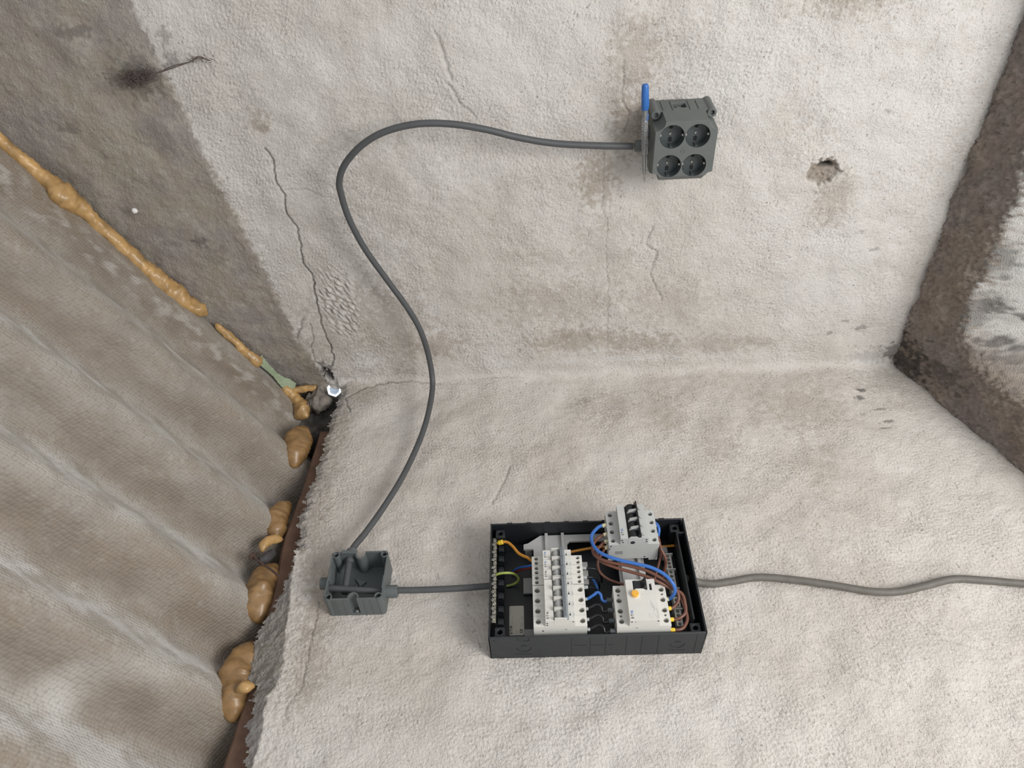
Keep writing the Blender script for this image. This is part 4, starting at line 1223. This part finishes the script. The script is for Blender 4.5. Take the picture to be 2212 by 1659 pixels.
q = B().lathe(A(37.5, 0.2, 43), (0, -1, 0), [(4.2, 0), (3.6, 0.5)], 16).lathe(A(20.5, 0.1, 49), (0, -1, 0), [(1.6, 0), (1.3, 0.3)], 8).lathe(A(22, 0.1, 44), (0, -1, 0), [(1.5, 0), (1.2, 0.3)], 8).lathe(A(59, 0.1, 49.5), (0, -1, 0), [(1.4, 0), (1.2, 0.3)], 8)
q.lathe(A(59.5, 0.1, 44.5), (0, -1, 0), [(1.4, 0), (1.2, 0.3)], 8).lathe(A(3.5, 0.1, 34), (0, -1, 0), [(1.5, 0), (1.2, 0.3)], 8).lathe(A(59, 0.1, 4), (0, -1, 0), [(1.6, 0), (1.2, 0.3)], 8).box(A(1.0, -0.05, 24), A(2, 0.3, 31))
part('moulding_mark', q, M['ink'], t)
part('grey_label', B().box(A(11, -0.06, 13), A(23, 0.3, 21)), M['dull'], t)
for k in range(4):
    part('side_clip', B().box(A(-1.2, 17 * k + 1, 26), A(0.6, 17 * k + 5, 36)).box(A(79.4, 17 * k + 1, 28), A(81, 17 * k + 4, 37)), M['grey'], t, bevel=0.3)
part('foot', B().box(A(0, 0.3, -5), A(16, 67, 0.1)), M['grey'], t, bevel=0.5)
part('foot', B().box(A(66, 0.3, -6), A(80, 67, 0.1)), M['grey'], t, bevel=0.5)

# ---------------------------------------------------------------- wires
def wire(name, pts, r, mk, label, group=None, ends=()):
    t = thing(name, label, 'wire', FE, pts[len(pts) // 2], group)
    part('insulation', B().tube(spline(pts, 2.2), r, 10), M[mk], t, smooth=60)
    for (a, b_, rr, l, fm) in ends:     # ferrule at point a pointing to b_
        d = (Vector(b_) - Vector(a)).normalized()
        part('ferrule', B().lathe(a, d, [(rr * 0.82, 0), (rr, 0.8), (rr, l), (rr * 0.6, l + 0.3), (rr * 0.55, l + 3)], 14), M[fm], t, bevel=0.0)
    return t
GW = 'brown wires looping from the isolator to the residual current device'
def u_(p, du):
    return (p[0] + du, p[1], p[2])
blue_big = [(186.5, 183.4, 84), (181.4, 181.6, 85), (172.8, 171.6, 88), (165.6, 157.4, 92), (165.5, 141.2, 96), (172.7, 124.5, 98), (186.3, 112.8, 100), (206.5, 104.0, 100), (230.0, 97.5, 99), (251.7, 90.8, 98), (269.9, 81.5, 94), (281.4, 70.2, 88), (286.1, 63.6, 78), (284.3, 60.9, 68), (280.6, 61.2, 58), (278.5, 61.6, 55)]
wire('blue_wire', blue_big, 2.75, 'blue', 'thick blue wire arching from the loose isolator across to the residual current device', None,
     [((185.5, 183, 84), (192.5, 184.5, 84), 3.4, 6.5, 'cream'), ((279.2, 61.8, 55), (272, 62, 55), 3.3, 5.5, 'cream')])
wire('brown_wire', [(186.6, 166.5, 82), (180.0, 164.1, 80), (171.7, 155.7, 80), (166.5, 140.8, 84), (167.3, 125.9, 88), (175.2, 113.9, 92), (193.9, 104.8, 93), (217.6, 98.8, 93), (241.1, 92.1, 91), (264.2, 81.4, 86), (279.6, 73.1, 78), (290.7, 66.2, 68), (292.2, 57.1, 62), (287.6, 50.4, 57), (281.4, 46, 55), (279, 45.4, 55)],
     2.55, 'brown', 'upper brown wire running just below the thick blue wire to the upper yellow ferrule', GW, [((186, 166.3, 82), (192.5, 167.6, 82), 3.3, 6.5, 'cream'), ((279.6, 45.6, 55), (272, 45.2, 55), 3.3, 5.5, 'yellow')])
wire('brown_wire', [(187, 154, 80), (180.6, 150.1, 76), (172.7, 136.8, 78), (177.0, 113.6, 86), (198.3, 98.8, 89), (220.2, 91.0, 88), (242.0, 84.1, 86), (263.9, 76.1, 80), (279.8, 70.5, 72), (297.2, 63.4, 67), (300.6, 47.8, 62), (299.4, 35.9, 58), (290.5, 28.5, 56), (283.4, 26.6, 55), (280, 26.5, 55)],
     2.55, 'brown', 'middle brown wire sweeping over the board to the middle yellow ferrule', GW, [((186.4, 153.8, 80), (192.5, 155, 80), 3.3, 6.5, 'cream'), ((280.4, 26.6, 55), (272, 26.3, 55), 3.3, 6.5, 'yellow')])
wire('brown_wire', [(187.5, 146.5, 74), (181.7, 141.3, 66), (174.7, 130.7, 58), (176.7, 116.8, 52), (187.8, 107.7, 46), (202.5, 102.5, 42), (214, 99.9, 40)],
     2.2, 'brown', 'thin brown wire dropping from the isolator behind the residual current device', GW, [((187, 146.5, 74), (192.5, 148, 75), 3.2, 6.5, 'cream')])
wire('brown_wire', [(275.1, 79.0, 66), (289.0, 72.0, 62), (296.6, 58.2, 60), (300.5, 37.6, 58), (300.3, 24.7, 56), (293.6, 13.3, 55), (286.3, 9.3, 55), (279, 9.0, 55)],
     2.55, 'brown', 'brown wire in a tight hook to the lowest yellow ferrule', GW, [((279.4, 9.0, 55), (272, 8.9, 55), 3.4, 6.5, 'yellow')])
wire('brown_wire', [(270, 166.6, 82), (274, 156, 82), (275.4, 141.2, 78), (280.5, 132.6, 70), (283.6, 127.5, 60), (282.3, 123.2, 46), (280.1, 118.2, 30)], 2.3, 'brown',
     'brown wire bowing down beside the right side of the loose isolator', 'brown wires right of the isolator')
wire('brown_wire', [(271, 154.0, 76), (274.6, 144.1, 74), (276.5, 137.8, 60), (271.4, 125.6, 46), (265.4, 112.1, 34)], 2.0, 'brown',
     'inner brown wire crossing under the isolator toward the white carrier', 'brown wires right of the isolator')
wire('blue_wire', [(271.5, 184.5, 86), (275.1, 181, 86), (277.4, 173.5, 82), (275.6, 166.0, 72), (273.8, 157.5, 62)], 2.4, 'blue', 'short blue wire bending out of the right side of the loose isolator')
wire('earth_wire', [(11.5, 186.9, 40), (15, 186.2, 43), (21.2, 185.8, 45), (28.3, 183.8, 46), (37.1, 173.5, 48), (45.9, 157.8, 52), (54.5, 148.5, 56), (61.4, 143.5, 58), (67.6, 131.5, 58)][:8] + [(68.0, 142.0, 50)], 2.5, 'orange',
     'orange-yellow earth wire from the earth bar to the topmost narrow breaker', None, [((20.5, 185.8, 45), (13, 186.4, 42), 4.2, 7.5, 'yellow')])
wire('earth_wire', [(129, 178.4, 18), (135.4, 179.4, 20), (151.5, 181.2, 22), (169.3, 182.8, 24), (185.4, 185.0, 24), (231.2, 183.3, 24), (283.9, 181.4, 24), (303.8, 183.8, 22), (318, 184.8, 22)], 2.3, 'orange',
     'orange-yellow earth wire passing behind the isolator to the right side of the board')
wire('earth_wire', [(9.6, 124.6, 40), (13.2, 124.5, 43), (23.1, 125.1, 44), (34.9, 126.8, 40), (42.9, 130.5, 26), (44.5, 129.0, 16), (36.9, 127.3, 8), (24.6, 125.3, 5.5)], 2.1, 'ygreen', 'yellow-green earth wire curling out of the middle of the earth bar')
wire('red_wire', [(67.8, 129.5, 50), (60.7, 133.6, 42), (50.0, 139.7, 30), (40.8, 145.8, 16), (34.3, 147.6, 6)], 2.0, 'red', 'dark red wire entering the left side of the narrow breakers')
wire('blue_wire', [(67.8, 132.6, 52), (60.8, 135.8, 45), (51.9, 142.3, 34), (42.8, 148.2, 21), (35.3, 151.4, 8)], 2.0, 'blue', 'blue wire beside the dark red wire left of the narrow breakers')
fx = [((155.5, 118.6, 60), (148, 120, 60)), ((155.2, 102, 59), (148, 102.5, 59)), ((155.3, 85.8, 57), (148, 85.5, 57))]
GB = 'black wires between the two device columns'
wire('black_wire', [(156.0, 118.6, 60), (166.7, 119.0, 58), (175.2, 118.2, 50), (179.7, 117.2, 38), (180.9, 115.6, 24)], 1.9, 'blackw', 'topmost black wire right of the narrow breakers', GB, [(fx[0][0], fx[0][1], 2.9, 6.5, 'fgrey')])
wire('black_wire', [(155.8, 102.2, 59), (164.7, 104.2, 55), (171.8, 105.7, 46), (175.4, 105.3, 34), (175.0, 104.7, 20)], 1.9, 'blackw', 'second black wire from the top right of the narrow breakers', GB, [(fx[1][0], fx[1][1], 2.9, 6.5, 'fgrey')])
wire('black_wire', [(155.8, 85.9, 57), (164.3, 88.0, 50), (171.5, 90.9, 38), (176.3, 92.4, 24)], 1.6, 'blackw', 'thin black wire just above the bent blue wire', GB, [(fx[2][0], fx[2][1], 2.9, 6.0, 'fgrey')])
wire('blue_wire', [(152.5, 65.8, 55), (156.0, 67.1, 56), (163.4, 69.9, 60), (169.3, 73.1, 62), (173.9, 69.6, 60), (175.2, 63.7, 56), (179.8, 60.6, 54), (184.5, 62.6, 55), (187, 62.9, 55)], 2.3, 'blue',
     'bent blue wire bridging the four-pole breaker and the residual current device', None, [((153, 65.9, 55), (148, 65.6, 55), 2.6, 4, 'fgrey'), ((182.5, 62.9, 55), (192, 63, 55), 3.7, 9, 'fdark')])
wire('blue_wire', [(163.3, 124.5, 26), (165.5, 118, 32), (169.0, 108.5, 34), (172.2, 99.3, 30), (170.6, 93.2, 20)], 2.3, 'blue', 'blue wire running down behind the black wires between the device columns')
for k, (y, lab) in enumerate(((45.2, 'upper of the three looped black wires left of the residual current device'), (27.0, 'middle of the three looped black wires left of the residual current device'), (10.2, 'lowest of the three looped black wires left of the residual current device'))):
    wire('black_wire', [(152.5, y + 3.7, 55), (156.4, y + 4.8, 56), (165.8, y + 8.5, 58), (173.0, y + 5.2, 58), (174.8, y - 1.0, 53), (179.9, y - 1.4, 54), (186, y, 55)], 2.2, 'blackw', lab, GB,
         [((153.2, y + 3.9, 55), (148, y + 3.2, 55), 2.6, 4, 'fgrey'), ((182.5, y, 55), (192, y, 55), 3.7, 9, 'fdark')])
